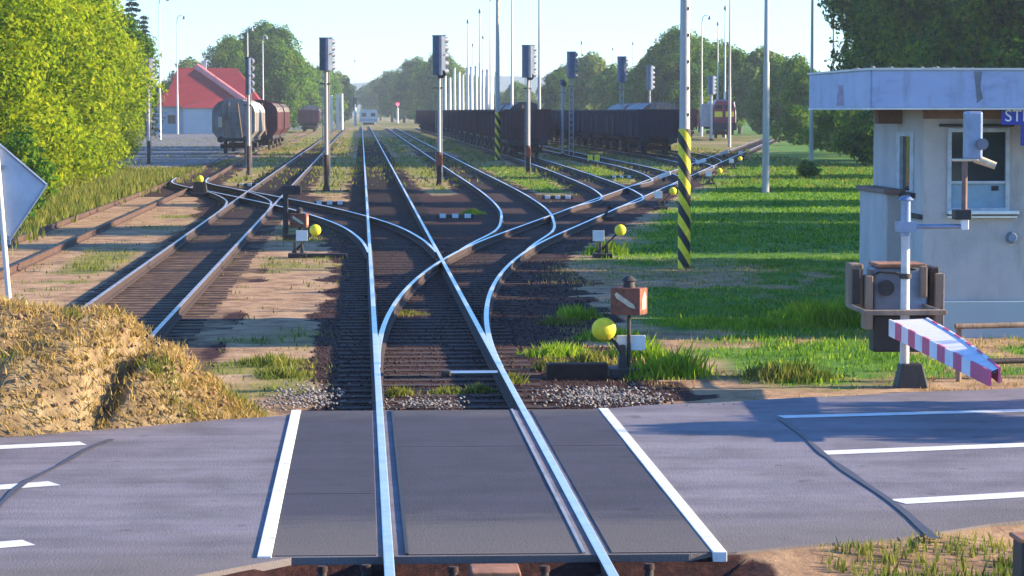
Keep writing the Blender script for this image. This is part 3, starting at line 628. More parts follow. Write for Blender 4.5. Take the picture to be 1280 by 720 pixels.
# ------------------------------------------------------------------ signals
def signal(px, py, ytop, yhb, label, wd=16, disc=False, rz=.9, box=False, m='mast_grey', r=.072):
    b_ = P(px, py); Y = b_.y; t = thing('rail_signal', label, 'signal', b_)
    s = FPX/Y; zt = Q(px, ytop, Y).z-GZ; zb = Q(px, yhb, Y).z-GZ; hw = wd/s/2
    if m == 'lattice':
        mb = MB()
        for a in (-.16, .16): mb.tube((a, 0, 0), (a*.8, 0, zb+.3), .035)
        k = 0; z = .3
        while z < zb: mb.tube((-.15, 0, z), (.15, 0, z+.3), .02, n=6); mb.tube((.15, 0, z), (-.15, 0, z+.3), .02, n=6); z += .45
        mb.build('mast', 'concrete', t)
    else:
        MB().tube((0, 0, 0), (0, 0, zb+.4), r*1.25, r, 12).build('mast', m, t)
    MB().tube((0, 0, 0), (0, 0, .25), r*2.2, r*1.6, 12).build('foot', 'iron', t)
    if m == 'mast_grey': MB().tube((0, 0, .2), (0, 0, 1.5), r*1.32, r*1.28, 12).build('rusty_sleeve', 'rust_old', t)
    lad = MB(); 
    for a in (-.14, .14): lad.tube((a, .34, .3), (a, .2, zb+.1), .014, n=6)
    z = .5
    while z < zb: lad.tube((-.14, .3, z), (.14, .3, z), .01, n=5); z += .3
    lad.build('ladder', 'galv', t)
    h = zt-zb; hd = MB(); prof = []
    for k in range(9): a = math.pi*k/8+math.pi; prof.append((hw*math.cos(a), hw*1.1*math.sin(a)-.02))
    prof += [(hw, .12), (-hw, .12)]
    hd.prism(prof, 'z', 0, h, smooth=False)
    H = hd.build('signal_head', 'head', t, .01, loc=(0, 0, zb)); H.rotation_euler = (0, 0, rz*.0)
    n = 5
    for k in range(n):
        z = h*(k+.5)/n
        MB().tube((hw*.55, .12, z), (hw*1.12, .42, z), h/n*.42, h/n*.46, 10).build('lamp_hood', 'galv_dark', H)
    MB().box((0, 0, h+.02), (hw*2.15, .5, .03)).build('head_cap', 'galv_dark', H)
    MB().box((0, 0, h*.52), (hw*2.08, .52, .025)).build('band', 'galv_dark', H)
    MB().box((-.05, 0, zb-.55), (.42, .12, .05)).build('bracket', 'iron', t)
    MB().tube((.11, .02, .6), (.11, .02, zb), .018, n=6).build('cable_pipe', 'galv_dark', t)
    if disc:
        MB().tube((.10, -.28, zb+.05), (.10, -.05, zb+.05), .19, .19, 16).tube((.10, -.05, zb+.05), (.10, .05, zb+.05), .12, .12, 12).build('round_lamp', 'black', t)
    if box:
        MB().box((0, -.06, 1.15), (.28, .24, .5)).build('relay_box', 'lantern', t, .02)
        MB().box((0, -.02, .5), (.2, .2, .9)).build('lower_casing', 'rust', t, .01)
    return t
signal(408, 239, 48, 88, 'tall signal mast left of the straight track', 16)
signal(549, 233, 45, 94, 'tall signal mast with rusty box right of the straight track', 16, disc=True, box=True)
signal(660, 218, 57, 97, 'tall signal with black round lamp in front of the nearest open wagon', 15, disc=True, box=True)
signal(714, 196, 65, 98, 'lattice-mast signal before the gap between the wagon rows', 11, m='lattice')
signal(777, 192, 71, 103, 'lattice-mast signal before the second wagon row', 11, m='lattice')
signal(889, 176, 95, 118, 'blue-grey signal just left of the locomotive front', 9, m='concrete', r=.12)
signal(812, 178, 82, 112, 'far grey signal behind the front of the second wagon row', 8, m='concrete')
signal(311, 219, 72, 118, 'slim pale signal mast before the rusty hopper wagon', 7)
signal(186, 207, 73, 100, 'signal half hidden at the edge of the yellow-green bushes', 11)
t = signal(703, 196, 100, 106, 'short-headed black lamp signal before the gap in the wagon rows', 7, m='concrete', disc=True)
def far_signal(px, py, base, label, lit):
    b_ = P(px, base); t = thing('rail_signal', label, 'signal', b_); z = Q(px, py, b_.y).z-GZ
    MB().tube((0, 0, 0), (0, 0, z-.4), .3, .25, 8).build('mast', 'pole_white', t)
    MB().box((0, 0, z), (.95, .4, 2.2)).build('signal_head', 'black', t, .1)
    if lit: MB().tube((0, -.32, z), (0, -.2, z), .42, .42, 14).build('red_light', 'red_lamp', t)
far_signal(497, 130, 154, 'far signal showing a bright red light', True)
far_signal(517, 130, 150, 'far signal with a fainter red light, right of the bright one', True)
far_signal(444, 128, 157, 'far unlit dark signal head on white post left of the railcar', False)

# ------------------------------------------------------------------ wagons
def bogies(t, L, m='iron', parent=None):
    for s in (-1, 1):
        bg_ = MB(); y = s*(L/2-2.6)
        bg_.box((0, y, -2.55+3.11), (2.1, 2.4, .26))
        for x in (-1.0, 1.0): bg_.box((x, y, .55), (.14, 2.5, .34), top=(1, .6))
        o = bg_.build('bogie', 'iron', t)
        for dy in (-.9, .9):
            wh = MB()
            for x in (-.75, .75): wh.tube((x-.06, y+dy, .46), (x+.06, y+dy, .46), .46, .46, 18)
            wh.tube((-.9, y+dy, .46), (.9, y+dy, .46), .08, .08, 8); wh.build('wheelset', 'iron', o)
def buffers(t, L, z=1.05, ends=(-1, 1)):
    for e in ends:
        for x in (-.87, .87):
            MB().tube((x, e*L/2, z), (x, e*(L/2+.45), z), .1, .1, 8).tube((x, e*(L/2+.45), z), (x, e*(L/2+.52), z), .24, .24, 12).build('buffer', 'iron', t)
def open_wagon(label, m, L=13.0, Wd=2.9, H0=1.25, H1=3.15):
    t = thing('open_wagon', label, 'wagon')
    mb = MB(); w2 = Wd/2; th = .08
    mb.box((0, 0, H0+.03), (Wd, L, .08))
    for s in (-1, 1):
        mb.box((s*(w2-th/2), 0, (H0+H1)/2), (th, L, H1-H0)); mb.box((0, s*(L/2-th/2), (H0+H1)/2), (Wd-.17, th, H1-H0))
        mb.box((s*w2, 0, H1), (.14, L+.1, .12)); mb.box((0, s*L/2, H1), (Wd, .14, .115))
        for k in range(9): mb.box((s*(w2+.04), -L/2+L*(k+.5)/9, (H0+H1)/2), (.1, .14, H1-H0))
        for k in range(4): mb.box((-w2+Wd*(k+.5)/4, s*(L/2+.04), (H0+H1)/2), (.12, .1, H1-H0))
        mb.box((0, s*(L/2+.03), H0+.9), (Wd-.1, .06, .1))
    MB().box((0, 0, 1.08), (2.2, L+.2, .28)).box((0, L/2, 1.05), (2.6, .2, .34)).box((0, -L/2, 1.05), (2.6, .2, .34)).build('underframe', 'iron', t)
    dr = mb
    for s in (-1, 1):
        for y in (-2.6, 2.6): dr.box((s*(w2+.02), y, 2.05), (.08, 1.7, 1.5))
    dr.build('body', m, t)
    bogies(t, L); buffers(t, L); return t
ow = open_wagon('nearest dark brown open wagon, its end face toward the camera', 'wagon')
ow['group'] = 'row of dark open wagons on the near right siding'
def row(proto, key, y0, n, L, labels, group, x_off=0, gap=0):
    c_ = CL[key]; ly = [p.y for p in c_]; lx = [p.x for p in c_]
    for k in range(n):
        Y = y0+L/2+k*L+gap*(k > 0); X = float(np.interp(Y, ly, lx)); a = -math.atan2(float(np.interp(Y+4, ly, lx)-np.interp(Y-4, ly, lx)), 8)
        if k == 0: proto.location = (X+x_off, Y, 0); proto.rotation_euler = (0, 0, a)
        else: dup(proto, (X+x_off, Y, 0), a, labels(k), group)
row(ow, 'third', 178, 20, 14.1, lambda k: 'brown open wagon, %s from the near end of the left-hand wagon row' % ORD[k], 'row of dark open wagons on the near right siding')
ow2 = open_wagon('blue-black open wagon at the near end of the second row, end face visible', 'wagon2')
ow2['group'] = 'second row of dark open wagons'
row(ow2, 'fifth', 187, 8, 14.1, lambda k: 'blue-black open wagon, %s from the near end of the right-hand wagon row' % ORD[k], 'second row of dark open wagons')
def hopper(label, m, roof, L=14.5, H=3.95, group=None, cat='wagon'):
    t = thing('hopper_wagon', label, cat, group=group)
    prof = [(-1.15, 1.15), (1.15, 1.15), (1.5, 1.6), (1.5, 3.0)]
    for k in range(1, 8): a = math.pi*k/8; prof.append((1.5*math.cos(a), 3.0+(H-3.0)*math.sin(a)))
    prof += [(-1.5, 3.0), (-1.5, 1.6)]
    mb0_ = MB(); mb0_.prism(prof, 'y', -L/2, L/2)
    rb = mb0_ ; pr = [(x*1.025, 1.1+(z-1.1)*1.02) for x, z in prof]
    for k in range(6): y = -L/2+.1+k*(L-.2)/5; rb.prism(pr, 'y', y-.06, y+.06)
    rb.build('body', m, t)
    rf = MB(); top = [(1.52*math.cos(math.pi*k/8), 3.0+(H-2.97)*math.sin(math.pi*k/8)) for k in range(9)]
    rf.prism(top, 'y', -L/2+.3, L/2-.3); rf.build('roof', roof, t)
    for s in (-1, 1):
        e = MB()
        for x in (-.5, .5): e.tube((x*1.25, s*(L/2+.22), 1.2), (x*.62, s*(L/2+.14), H-.25), .05, .05, 6)
        for k in range(6): z = 1.5+k*.38; ww = .62-.05*k; e.tube((-ww, s*(L/2+.2), z), (ww, s*(L/2+.2), z), .025, n=6)
        e.build('end_ladder', 'timber', t)
    p2 = MB().box((-.95, -(L/2+.05), 2.3), (.28, .05, .75)).build('end_placard', 'milk', t)
    MB().box((0, 0, 1.02), (2.3, L+.5, .26)).build('underframe', 'iron', t)
    bogies(t, L); buffers(t, L+.3); return t
h1 = hopper('rusty grey domed hopper wagon with end ladders, nearest on the left', 'hopper', 'pole_white')
h1.location = (P(294, 196).x, 197+7.2, 0); h1.rotation_euler = (0, 0, R(-1.0))
h2 = hopper('maroon domed wagon right behind the rusty grey hopper', 'maroon', 'hopper', L=14)
h2.location = (-8.1, 216+7.5, 0); h2.rotation_euler = (0, 0, R(-.4))
dup(h2, (-8.0, 240, 0), R(-.3), 'third wagon on the left, maroon end just showing behind the second')
w3 = open_wagon('dark open wagon far left down the line, side lit orange', 'maroon'); w3.location = (-7.9, 412, 0)
h3 = hopper('pale domed wagon behind the far left open wagon', 'hopper', 'hopper'); h3.location = (-7.9, 427, 0); h3['label'] = 'domed wagon behind the far left open wagon'
pal = hopper('grey-roofed hopper showing above the front of the second wagon row', 'hopper', 'galv_dark', H=3.75)
pal.location = (23.9, 224, 0)
dup(pal, (23.9, 241, 0), 0, 'grey hopper behind the one showing above the second wagon row')
dup(pal, (Q(812, 138, 262).x, 262, 0), 0, 'grey hopper on the siding left of the locomotive, behind the striped mast')
dh = hopper('dark roofed wagon showing above the junction of the two wagon rows', 'wagon2', 'galv_dark', H=3.9); dh.location = (15.4, 262, 0)
dup(dh, (15.4, 279, 0), 0, 'second dark roofed wagon above the junction of the wagon rows')
mw = open_wagon('magenta brown open wagon left of the locomotive', 'maroon', H1=3.3); mw.location = (Q(858, 140, 318).x, 320, 0); mw.rotation_euler = (0, 0, R(-9))

# locomotive
lx = Q(905, 140, 306).x
t = thing('diesel_locomotive', 'maroon diesel locomotive with two yellow front panels', 'locomotive', (lx, 306, 0), R(-4.0))
Ll = 15.5
MB().box((0, Ll/2, 1.25), (2.9, Ll, .5)).build('frame', 'iron', t)
prof = [(-1.3, 1.5), (1.3, 1.5), (1.3, 3.4), (.9, 4.25), (-.9, 4.25), (-1.3, 3.4)]
MB().prism(prof, 'y', .15, Ll-.2).build('body', 'loco_cream', t, .08)
MB().prism([(x*.985, 1.5+(z-1.5)*.985) for x, z in prof], 'y', -.02, .16).build('front', 'loco_red', t, .04)
MB().box((-1.95, 1.8, 2.6), (1.2, 2.6, 2.6), top=(.8, .9)).build('side_cabinet', 'loco_cream', t, .06)
for x in (-.62, .62): MB().box((x, -.05, 2.72), (.88, .08, .62)).build('yellow_panel', 'yellow', t, .03)
for x in (-.6, .6): MB().box((x, -.05, 3.55), (.8, .08, .42)).build('windscreen', 'glass', t, .03)
MB().box((0, -.25, 1.35), (2.8, .3, .85)).build('buffer_beam', 'wagon2', t, .03)
MB().box((0, Ll/2, 4.3), (1.2, 6, .25)).build('roof_duct', 'galv_dark', t)
for k in range(5): MB().box((1.32, 2+k*2.6, 2.9), (.05, 1.4, .9)).build('side_grille', 'iron', t)
MB().tube((1.35, .4, 1.6), (1.35, .4, 2.7), .03).tube((1.35, .4, 2.7), (1.35, 3.2, 4.1), .05).build('handrail', 'white', t)
for s in (-1, 1): MB().tube((s*.87, -.4, 1.05), (s*.87, -.85, 1.05), .1, .1).tube((s*.87, -.85, 1.05), (s*.87, -.93, 1.05), .26, .26, 12).build('buffer', 'iron', t)
for y in (3, Ll-3):
    bo = MB(); bo.box((0, y, .6), (2.4, 3, .4)); bo = bo.build('bogie', 'iron', t)
    for dy in (-1.1, 1.1):
        wh = MB()
        for x in (-.75, .75): wh.tube((x-.07, y+dy, .5), (x+.07, y+dy, .5), .5, .5, 16)
        wh.build('wheelset', 'iron', bo)

# far railcar on the straight track
t = thing('railcar', 'pale blue and white railcar far down the straight track', 'railcar', (1.6, 600, 0))
MB().prism([(-2.0, .5), (2.0, .5), (2.0, 2.5), (1.7, 3.4), (-1.7, 3.4), (-2.0, 2.5)], 'y', 0, 14).build('body', 'wall_grey', t, .1)
for x in (-1.0, 1.0): MB().box((x, -.04, 2.25), (1.0, .1, .8)).build('windscreen', 'glass', t, .05)
MB().box((0, -.05, 1.1), (3.7, .12, .5)).build('blue_band', 'galv', t)
MB().box((0, 7, .3), (2.4, 12, .5)).build('bogie', 'iron', t)

# ------------------------------------------------------------------ signal cabin (right)
t = thing('signal_cabin', 'flat-roofed grubby white crossing cabin with blue-grey fascia', 'cabin')
WZ = GZ-.05
xw0, xw1, yw0, yw1 = Q(1155, 200, 39.0).x, 13.6, 39.0, 42.9
xr0 = Q(1090, 100, 38.2).x; yr0, yr1 = 38.2, 43.5
ztop, zbot = Q(1090, 87.5, 38.2).z, Q(1090, 134.5, 38.2).z
def wallbox(mb, x0, x1, y0, y1, z0, z1, mi=0): mb.box(((x0+x1)/2, (y0+y1)/2, (z0+z1)/2), (x1-x0, y1-y0, z1-z0), mi)
# window opening positions (front)
wx0, wx1 = Q(1184, 200, yw0).x, Q(1262, 200, yw0).x; wz1, wz0 = Q(1184, 160, yw0).z, Q(1184, 265, yw0).z
mb = MB(); H = zbot
wallbox(mb, xw0, wx0, yw0, yw0+.25, WZ, H); wallbox(mb, wx1, xw1, yw0, yw0+.25, WZ, H)
wallbox(mb, wx0, wx1, yw0, yw0+.25, WZ, wz0); wallbox(mb, wx0, wx1, yw0, yw0+.25, wz1, H)
# side wall with slot window
Xs = xw0; 
def yat(px):   # distance at which the side wall plane meets a pixel column
    d = raydir(px, 200); return d.y*Xs/d.x
sy1, sy0 = yat(1122), yat(1143); sz1, sz0 = 3.11-(165-138.5)/(FPX/sy0), 3.11-(240-138.5)/(FPX/sy0)
wallbox(mb, xw0, xw0+.25, yw0+.25, sy0, WZ, H); wallbox(mb, xw0, xw0+.25, sy1, yw1, WZ, H)
wallbox(mb, xw0, xw0+.25, sy0, sy1, WZ, sz0); wallbox(mb, xw0, xw0+.25, sy0, sy1, sz1, H)
wallbox(mb, xw0+.25, xw1, yw1-.25, yw1, WZ, H); wallbox(mb, xw1-.25, xw1, yw0+.25, yw1-.25, WZ, H)
mb.build('wall', 'stucco', t)
mb = MB(); wallbox(mb, Q(1080, 300, 42.2).x, xw0-.003, 40.4, 42.6, WZ, Q(1080, 241, 41).z); mb.build('side_annex', 'stucco', t, .02)
mb = MB(); wallbox(mb, Q(1080, 300, 42.2).x-.06, xw0-.004, 40.3, 42.65, Q(1080, 241, 41).z+.001, Q(1080, 241, 41).z+.07); mb.build('annex_cap', 'stucco_brown', t, .01)
rf = MB(); wallbox(rf, xr0+.03, xw1+.9, yr0+.03, yr1-.03, zbot+.02, ztop-.05); rf = rf.build('roof', 'galv', t)
fs = MB(); wallbox(fs, xr0, xw1+.93, yr0-.02, yr0+.02, zbot, ztop); wallbox(fs, xr0-.02, xr0+.02, yr0+.021, yr1, zbot, ztop)
fs.build('fascia', 'fascia', t, .006)
ft = MB(); wallbox(ft, xr0-.05, xw1+.95, yr0-.05, yr0+.06, ztop+.001, ztop+.03); wallbox(ft, xr0-.05, xr0+.06, yr0+.061, yr1, ztop+.001, ztop+.03)
wallbox(ft, xr0-.03, xw1+.95, yr0-.035, yr0+.02, zbot-.03, zbot-.001); wallbox(ft, xr0-.035, xr0+.02, yr0+.021, yr1, zbot-.03, zbot-.001); ft.build('roof_trim', 'pole_white', t)
mb = MB()
for k in range(46): s = rnd.uniform(.02, .05); mb.ball((xr0+rnd.uniform(0.05, 1.6), yr0+rnd.uniform(.05, 3.5), ztop+.02), s, 6, 4)
mb.build('roof_gravel', 'stone_pale', t)['kind'] = 'stuff'
so_ = MB(); wallbox(so_, xr0+.06, xw1+.8, yr0+.06, yr1-.06, zbot-.02, zbot+.015); so_.build('soffit', 'stucco_brown', t)
bm_ = MB(); wallbox(bm_, xr0+.55, xw0+1.2, 40.6, 40.9, zbot-.24, zbot-.021); wallbox(bm_, xw0-.02, xw1, yw0-.05, yw0-.003, zbot-.16, zbot-.021); bm_.build('beam', 'stucco_brown', t)
MB().add([(xr0-.0215, yr0+2.1, zbot+.03), (xr0-.0215, yr0+2.75, zbot+.03), (xr0-.0215, yr0+2.6, zbot+.34), (xr0-.0215, yr0+2.2, zbot+.34)], [(0, 1, 2, 3)]).build('rust_stain', 'stain', t)
mb = MB(); X = Q(1221, 100, yr0).x; mb.add([(X-.05, yr0-.022, ztop-.02), (X+.07, yr0-.022, ztop-.02), (X+.05, yr0-.022, ztop-.25), (X+.09, yr0-.022, ztop-.4), (X, yr0-.022, ztop-.47), (X-.02, yr0-.022, ztop-.25)], [(0, 1, 2, 3, 4, 5)]); mb.build('dark_stain', 'galv_dark', t)
fr = MB(); f_ = .06
wallbox(fr, wx0, wx0+f_, yw0-.03, yw0+.09, wz0, wz1); wallbox(fr, wx1-f_, wx1, yw0-.03, yw0+.09, wz0, wz1)
wallbox(fr, wx0+f_, wx1-f_, yw0-.03, yw0+.09, wz1-f_, wz1); wallbox(fr, wx0+f_, wx1-f_, yw0-.03, yw0+.09, wz0, wz0+.06)
zm = Q(1200, 228, yw0).z; wallbox(fr, wx0+f_, wx1-f_, yw0-.02, yw0+.08, zm-.02, zm+.02)
fr = fr.build('window_frame', 'frame_dull', t, .006)
wallbox_ = MB(); wallbox(wallbox_, wx0+f_, wx1-f_, yw0+.03, yw0+.045, zm+.02, wz1-f_); wallbox_.build('pane', 'glass', fr)
mb = MB(); wallbox(mb, wx0+f_, wx1-f_, yw0+.02, yw0+.05, wz0+.06, zm-.02); mb.build('lower_panel', 'panel_blue', fr)
mb = MB(); X = Q(1244, 234, yw0).x; wallbox(mb, X-.05, X+.05, yw0-.0, yw0+.019, zm-.12, zm-.05); mb.build('latch', 'black', fr)
mb = MB(); wallbox(mb, wx0-.0, wx1+.12, yw0-.14, yw0-.031, wz0-.03, wz0+.02); wallbox(mb, wx0, wx1+.10, yw0-.10, yw0-.003, wz0-.085, wz0-.05); mb.build('window_sill', 'white', t, .006)
mb = MB(); wallbox(mb, wx0-.0, wx1+.10, yw0-.12, yw0-.003, wz0-.05, wz0-.031); mb.build('sill_shadow_strip', 'black', t); mb = MB(); wallbox(mb, wx0-.12, wx1+.05, yw0-.05, yw0-.003, wz1+.02, wz1+.06); mb.build('window_top_bar', 'black', t)  # black strip paints the shadow gap of the sill; plain bar above window
fr2 = MB(); wallbox(fr2, xw0-.02, xw0+.1, sy0, sy0+.25, sz0, sz1); wallbox(fr2, xw0-.02, xw0+.1, sy1-.25, sy1, sz0, sz1); wallbox(fr2, xw0-.02, xw0+.1, sy0+.25, sy1-.25, sz1-.07, sz1); fr2 = fr2.build('side_window_frame', 'frame_dull', t)
mb = MB(); wallbox(mb, xw0+.03, xw0+.045, sy0+.25, sy1-.25, sz0, sz1-.07); mb.build('pane', 'glass', fr2)
mb = MB(); wallbox(mb, xw0-.08, xw0-.003, sy0-.1, sy1+.1, sz0-.09, sz0-.02); mb.build('side_window_sill', 'iron', t)
for i, (px, py) in enumerate(((1126, 264), (1147, 270))):
    Y = yat(px); z = Q(px, py, Y).z; MB().box((xw0-.03, Y, z), (.06, .8 if i else .5, .07)).build('wall_bracket', 'iron', t)
mb = MB(); q = Q(1264, 297, yw0); mb.tube((q.x, yw0-.003, q.z), (q.x, yw0-.1, q.z), .09, .06, 12); mb.build('wall_socket', 'galv', t)
mb = MB(); wallbox(mb, xw0-.06, xw1, yw0-.06, yw0-.003, WZ, .35); mb.build('plinth', 'wall_grey', t, .01)
# station sign (only its left end is in the picture)
q0 = Q(1251.5, 133, 38.3); q1 = Q(1251.5, 156, 38.3)
sg = thing('station_sign', 'blue sign with white letters STR hanging under the cabin roof', 'sign')
mb = MB(); wallbox(mb, q0.x, q0.x+1.5, 38.28, 38.31, q1.z, q0.z+.02); wallbox(mb, Q(1276, 160, 38.3).x, q0.x+1.5, 38.281, 38.309, Q(1276, 182, 38.3).z, q1.z-.001); mb.build('board', 'sign_blue', sg)
text('lettering', 'STR', .235, (q0.x+.045, 38.275, (q0.z+q1.z)/2-.01), (R(90), 0, 0), 'white', sg, .003, 'LEFT')
mb = MB(); mb.tube((q0.x+.2, 38.3, q0.z), (q0.x+.2, 38.3, zbot+.05), .012).tube((q0.x+1.3, 38.3, q0.z), (q0.x+1.3, 38.3, zbot+.05), .012); mb.build('hanger', 'iron', sg)

# ------------------------------------------------------------------ barrier machine, arm, mast, warning light, low rail
mb0 = P(1138, 484); t = thing('warning_light_mast', 'half white crossing mast on a black tapered foot with side arm', 'mast', (mb0.x, mb0.y, GZ))
Ym = mb0.y
def rel(px, py, Y=None):
    q = Q(px, py, Y or Ym); return (q.x-mb0.x, q.y-mb0.y, q.z-GZ)
MB().box((0, 0, .14), (.38, .36, .30), top=(.66, .7)).build('foot', 'black', t, .02)
z1, z2 = rel(1131, 295)[2], rel(1131, 250)[2]
x_ = rel(1132, 300)[0]
MB().tube((x_, 0, .28), (x_, 0, z2), .056, .052, 16).build('tube', 'mast_white', t)
MB().tube((x_, 0, z1), (x_, 0, z2+.02), .063, .061, 16).tube((x_, 0, z2), (x_, 0, z2+.05), .10, .05, 12).build('upper_sleeve', 'galv', t)
zz = rel(1131, 345)[2]; MB().tube((x_, 0, zz-.03), (x_, 0, zz+.03), .075, .075, 16).build('clamp', 'iron', t)
xa, za = rel(1203, 283)[0], rel(1203, 283)[2]
ar = MB().tube((x_-.1, 0, za), (xa, 0, za), .03).box((x_, 0, za), (.22, .2, .12)); ar.build('side_arm', 'galv', t)
zc = rel(1207, 200)[2]; MB().tube((xa+.02, 0, za-.03), (xa+.02, 0, zc), .035).build('lamp_post', 'stucco_brown', t)
MB().box((xa-.01, 0, rel(1200, 268)[2]), (.20, .2, .12)).build('junction_box', 'black', t, .01)
MB().box((xa+.02, -.02, za+.03), (.09, .09, .14)).build('arm_end_cap', 'white', t, .01)
c1 = rel(1217, 139)[2]; hx = rel(1217, 160)[0]
hd = MB().box((hx, .04, (c1+zc)/2), (.20, .22, c1-zc)).build('lamp_housing', 'galv', t, .03)
MB().tube((hx+.02, 0, zc+.02), (hx+.26, -.05, zc-.07), .055, .045, 10).box((hx-.1, 0, zc), (.3, .14, .03)).build('visor', 'milk', t, .01)
MB().tube((hx+.08, -.05, (c1+zc)/2-.1), (hx+.08, -.15, (c1+zc)/2-.1), .07, .07).build('lens', 'galv_dark', t)

t = thing('barrier_machine', 'weathered crossing barrier machine with timber-coloured counterweight frames', 'barrier machine')
Yb = 33.2
def bxp(x0, y0, x1, y1, Y, dp, name, m, bev=.01):
    a = Q(x0, y0, Y); b_ = Q(x1, y1, Y); mb = MB(); wallbox(mb, a.x, b_.x, Y, Y+dp, b_.z, a.z); return mb.build(name, m, t, bev)
bxp(1092, 335, 1130, 392, Yb, .5, 'gear_housing', 'galv_dark', .03); bxp(1131, 337, 1160, 392, Yb+.05, .45, 'motor_housing', 'galv', .03)
bxp(1097, 330, 1158, 334.5, Yb-.03, .6, 'housing_lid', 'rust_bright')
bxp(1063, 330, 1079, 386, Yb, .35, 'counterweight', 'timber', .02); bxp(1066, 336, 1075, 380, Yb-.05, .04, 'weight_slot', 'iron')
bxp(1163, 334, 1174, 398, Yb, .5, 'counterweight', 'iron', .02); bxp(1151, 333, 1159, 372, Yb-.12, .1, 'bracket', 'timber')
bxp(1082, 345, 1091, 412, Yb-.1, .3, 'support_leg', 'timber'); bxp(1170, 342, 1180, 412, Yb-.1, .3, 'support_leg', 'timber')
bxp(1080, 388, 1184, 394, 31.95, .12, 'cross_beam', 'timber'); bxp(1092, 395, 1165, 440, Yb+.1, .3, 'pedestal', 'iron', .02)
mb = MB(); a = Q(1083, 391, 32.1); b_ = Q(1083, 391, Yb); mb.tube(a, (a.x, Yb, a.z), .03); mb.build('side_bar', 'timber', t); a = Q(1178, 391, 32.1); MB().tube(a, (a.x, Yb, a.z), .03).build('side_bar', 'timber', t)
MB().tube(Q(1108, 360, Yb-.08), Q(1108, 360, Yb), .10, .10, 14).build('crank_disc', 'iron', t)
mb = MB(); q = Q(1090, 345, Yb-.06); mb.path([q, q+Vector((.1, 0, .05)), q+Vector((.3, 0, .04)), q+Vector((.42, 0, -.02))], .015); mb.build('cable', 'black', t)

t = thing('crossing_barrier', 'red and white striped barrier arm lowered across the road toward the camera', 'barrier')
A0 = Q(1111, 399, 31.9); A1 = Q(1160, 397, 31.9); tipY = 25.4; T0 = Q(1236, 463, tipY); T1 = Q(1251, 459, tipY)
hs, ht = .20, .15; n = 13; Ls = [A0+(T0-A0)*k/n for k in range(n+1)]
def curve_r(k): u = k/n; p = A1+(T1-A1)*u; p.x += .05*math.sin(math.pi*u); return p
Rs = [curve_r(k) for k in range(n+1)]; mb = MB()
for k in range(n):
    h0 = hs+(ht-hs)*k/n; h1 = hs+(ht-hs)*(k+1)/n; mi = 1 if (k % 2 == 1 or k == n-1) and k < n else 0
    a, b_ = Ls[k], Ls[k+1]; d = Vector((.025, 0, 0))
    z0, z1 = Vector((0, 0, h0)), Vector((0, 0, h1))
    mb.add([a-z0, b_-z1, b_, a, a-z0+d, b_-z1+d, b_+d, a+d], [(0, 1, 2, 3), (7, 6, 5, 4), (3, 2, 6, 7), (4, 5, 1, 0), (0, 3, 7, 4), (1, 5, 6, 2)], mi)
mb.build('left_plank', ['stripe_white', 'stripe_red'], t)
mb = MB()
for k in range(n):
    h0 = hs+(ht-hs)*k/n; h1 = hs+(ht-hs)*(k+1)/n; mi = 1 if (k % 2 == 1 or k == n-1) else 0
    a, b_ = Rs[k], Rs[k+1]; d = Vector((-.025, 0, 0)); z0, z1 = Vector((0, 0, h0)), Vector((0, 0, h1))
    mb.add([a-z0, b_-z1, b_, a, a-z0+d, b_-z1+d, b_+d, a+d], [(0, 1, 2, 3), (7, 6, 5, 4), (3, 2, 6, 7), (4, 5, 1, 0), (0, 3, 7, 4), (1, 5, 6, 2)], mi)
mb.build('right_plank', ['stripe_white', 'stripe_red'], t)
mb = MB(); dz = Vector((0, 0, -.012)); e = Vector((.026, 0, 0))
for k in range(n): mb.add([Ls[k]+e+dz, Ls[k+1]+e+dz, Rs[k+1]-e+dz, Rs[k]-e+dz, Ls[k]+e+dz*3, Ls[k+1]+e+dz*3, Rs[k+1]-e+dz*3, Rs[k]-e+dz*3], [(0, 1, 2, 3), (7, 6, 5, 4)])
mb.build('top_board', 'stripe_white', t)
mb = MB()
for k in (0, 3, 6, 9, 12): mb.tube(Ls[k]+e-Vector((0, 0, .1)), Rs[k]-e-Vector((0, 0, .1)), .015, n=6)
mb.build('cross_braces', 'galv_dark', t)

t = thing('low_railing', 'low rusty pipe railing between cabin and road', 'railing')
for (y_, Y) in ((408, 32.6), (452, 31.4)):
    a = Q(1194 if y_ == 408 else 1228, y_, Y); MB().tube(a, (a.x+6, a.y+1.2, a.z), .035, .035, 10).build('pipe', 'timber' if y_ == 408 else 'iron', t)
for k in range(3): a = Q(1196, 408, 32.6)+Vector((.05+2.2*k, .1+.44*k, 0)); MB().tube((a.x, a.y, GZ-.1), (a.x, a.y, a.z+.02), .035).build('post', 'timber', t)

# left diamond sign, back side
t = thing('diamond_sign', 'grey back of a diamond-shaped sign on a thin leaning post', 'sign')
Yd = 30.6; cc = Q(-4, 236, Yd); sg_ = MB(); s = .55*.98; ang = R(41)
pts = [(cc.x+s*math.cos(ang+k*math.pi/2)*1.0, cc.z+s*math.sin(ang+k*math.pi/2)*1.0) for k in range(4)]
ptr = Q(58, 231, Yd); ptb = Q(12, 300, Yd); ptt = Q(-25, 160, Yd); ptl = Q(-72, 232, Yd)
sg_.prism([(p.x, p.z) for p in (ptr, ptt, ptl, ptb)], 'y', Yd, Yd+.025); sg_.build('panel', 'sign_back', t, .01)
mb = MB(); q = [ptr, ptt, ptl, ptb]
for k in range(4): a = q[k]; b_ = q[(k+1) % 4]; mb.tube((a.x, Yd-.01, a.z), (b_.x, Yd-.01, b_.z), .018, n=6)
mb.build('rim', 'galv', t)
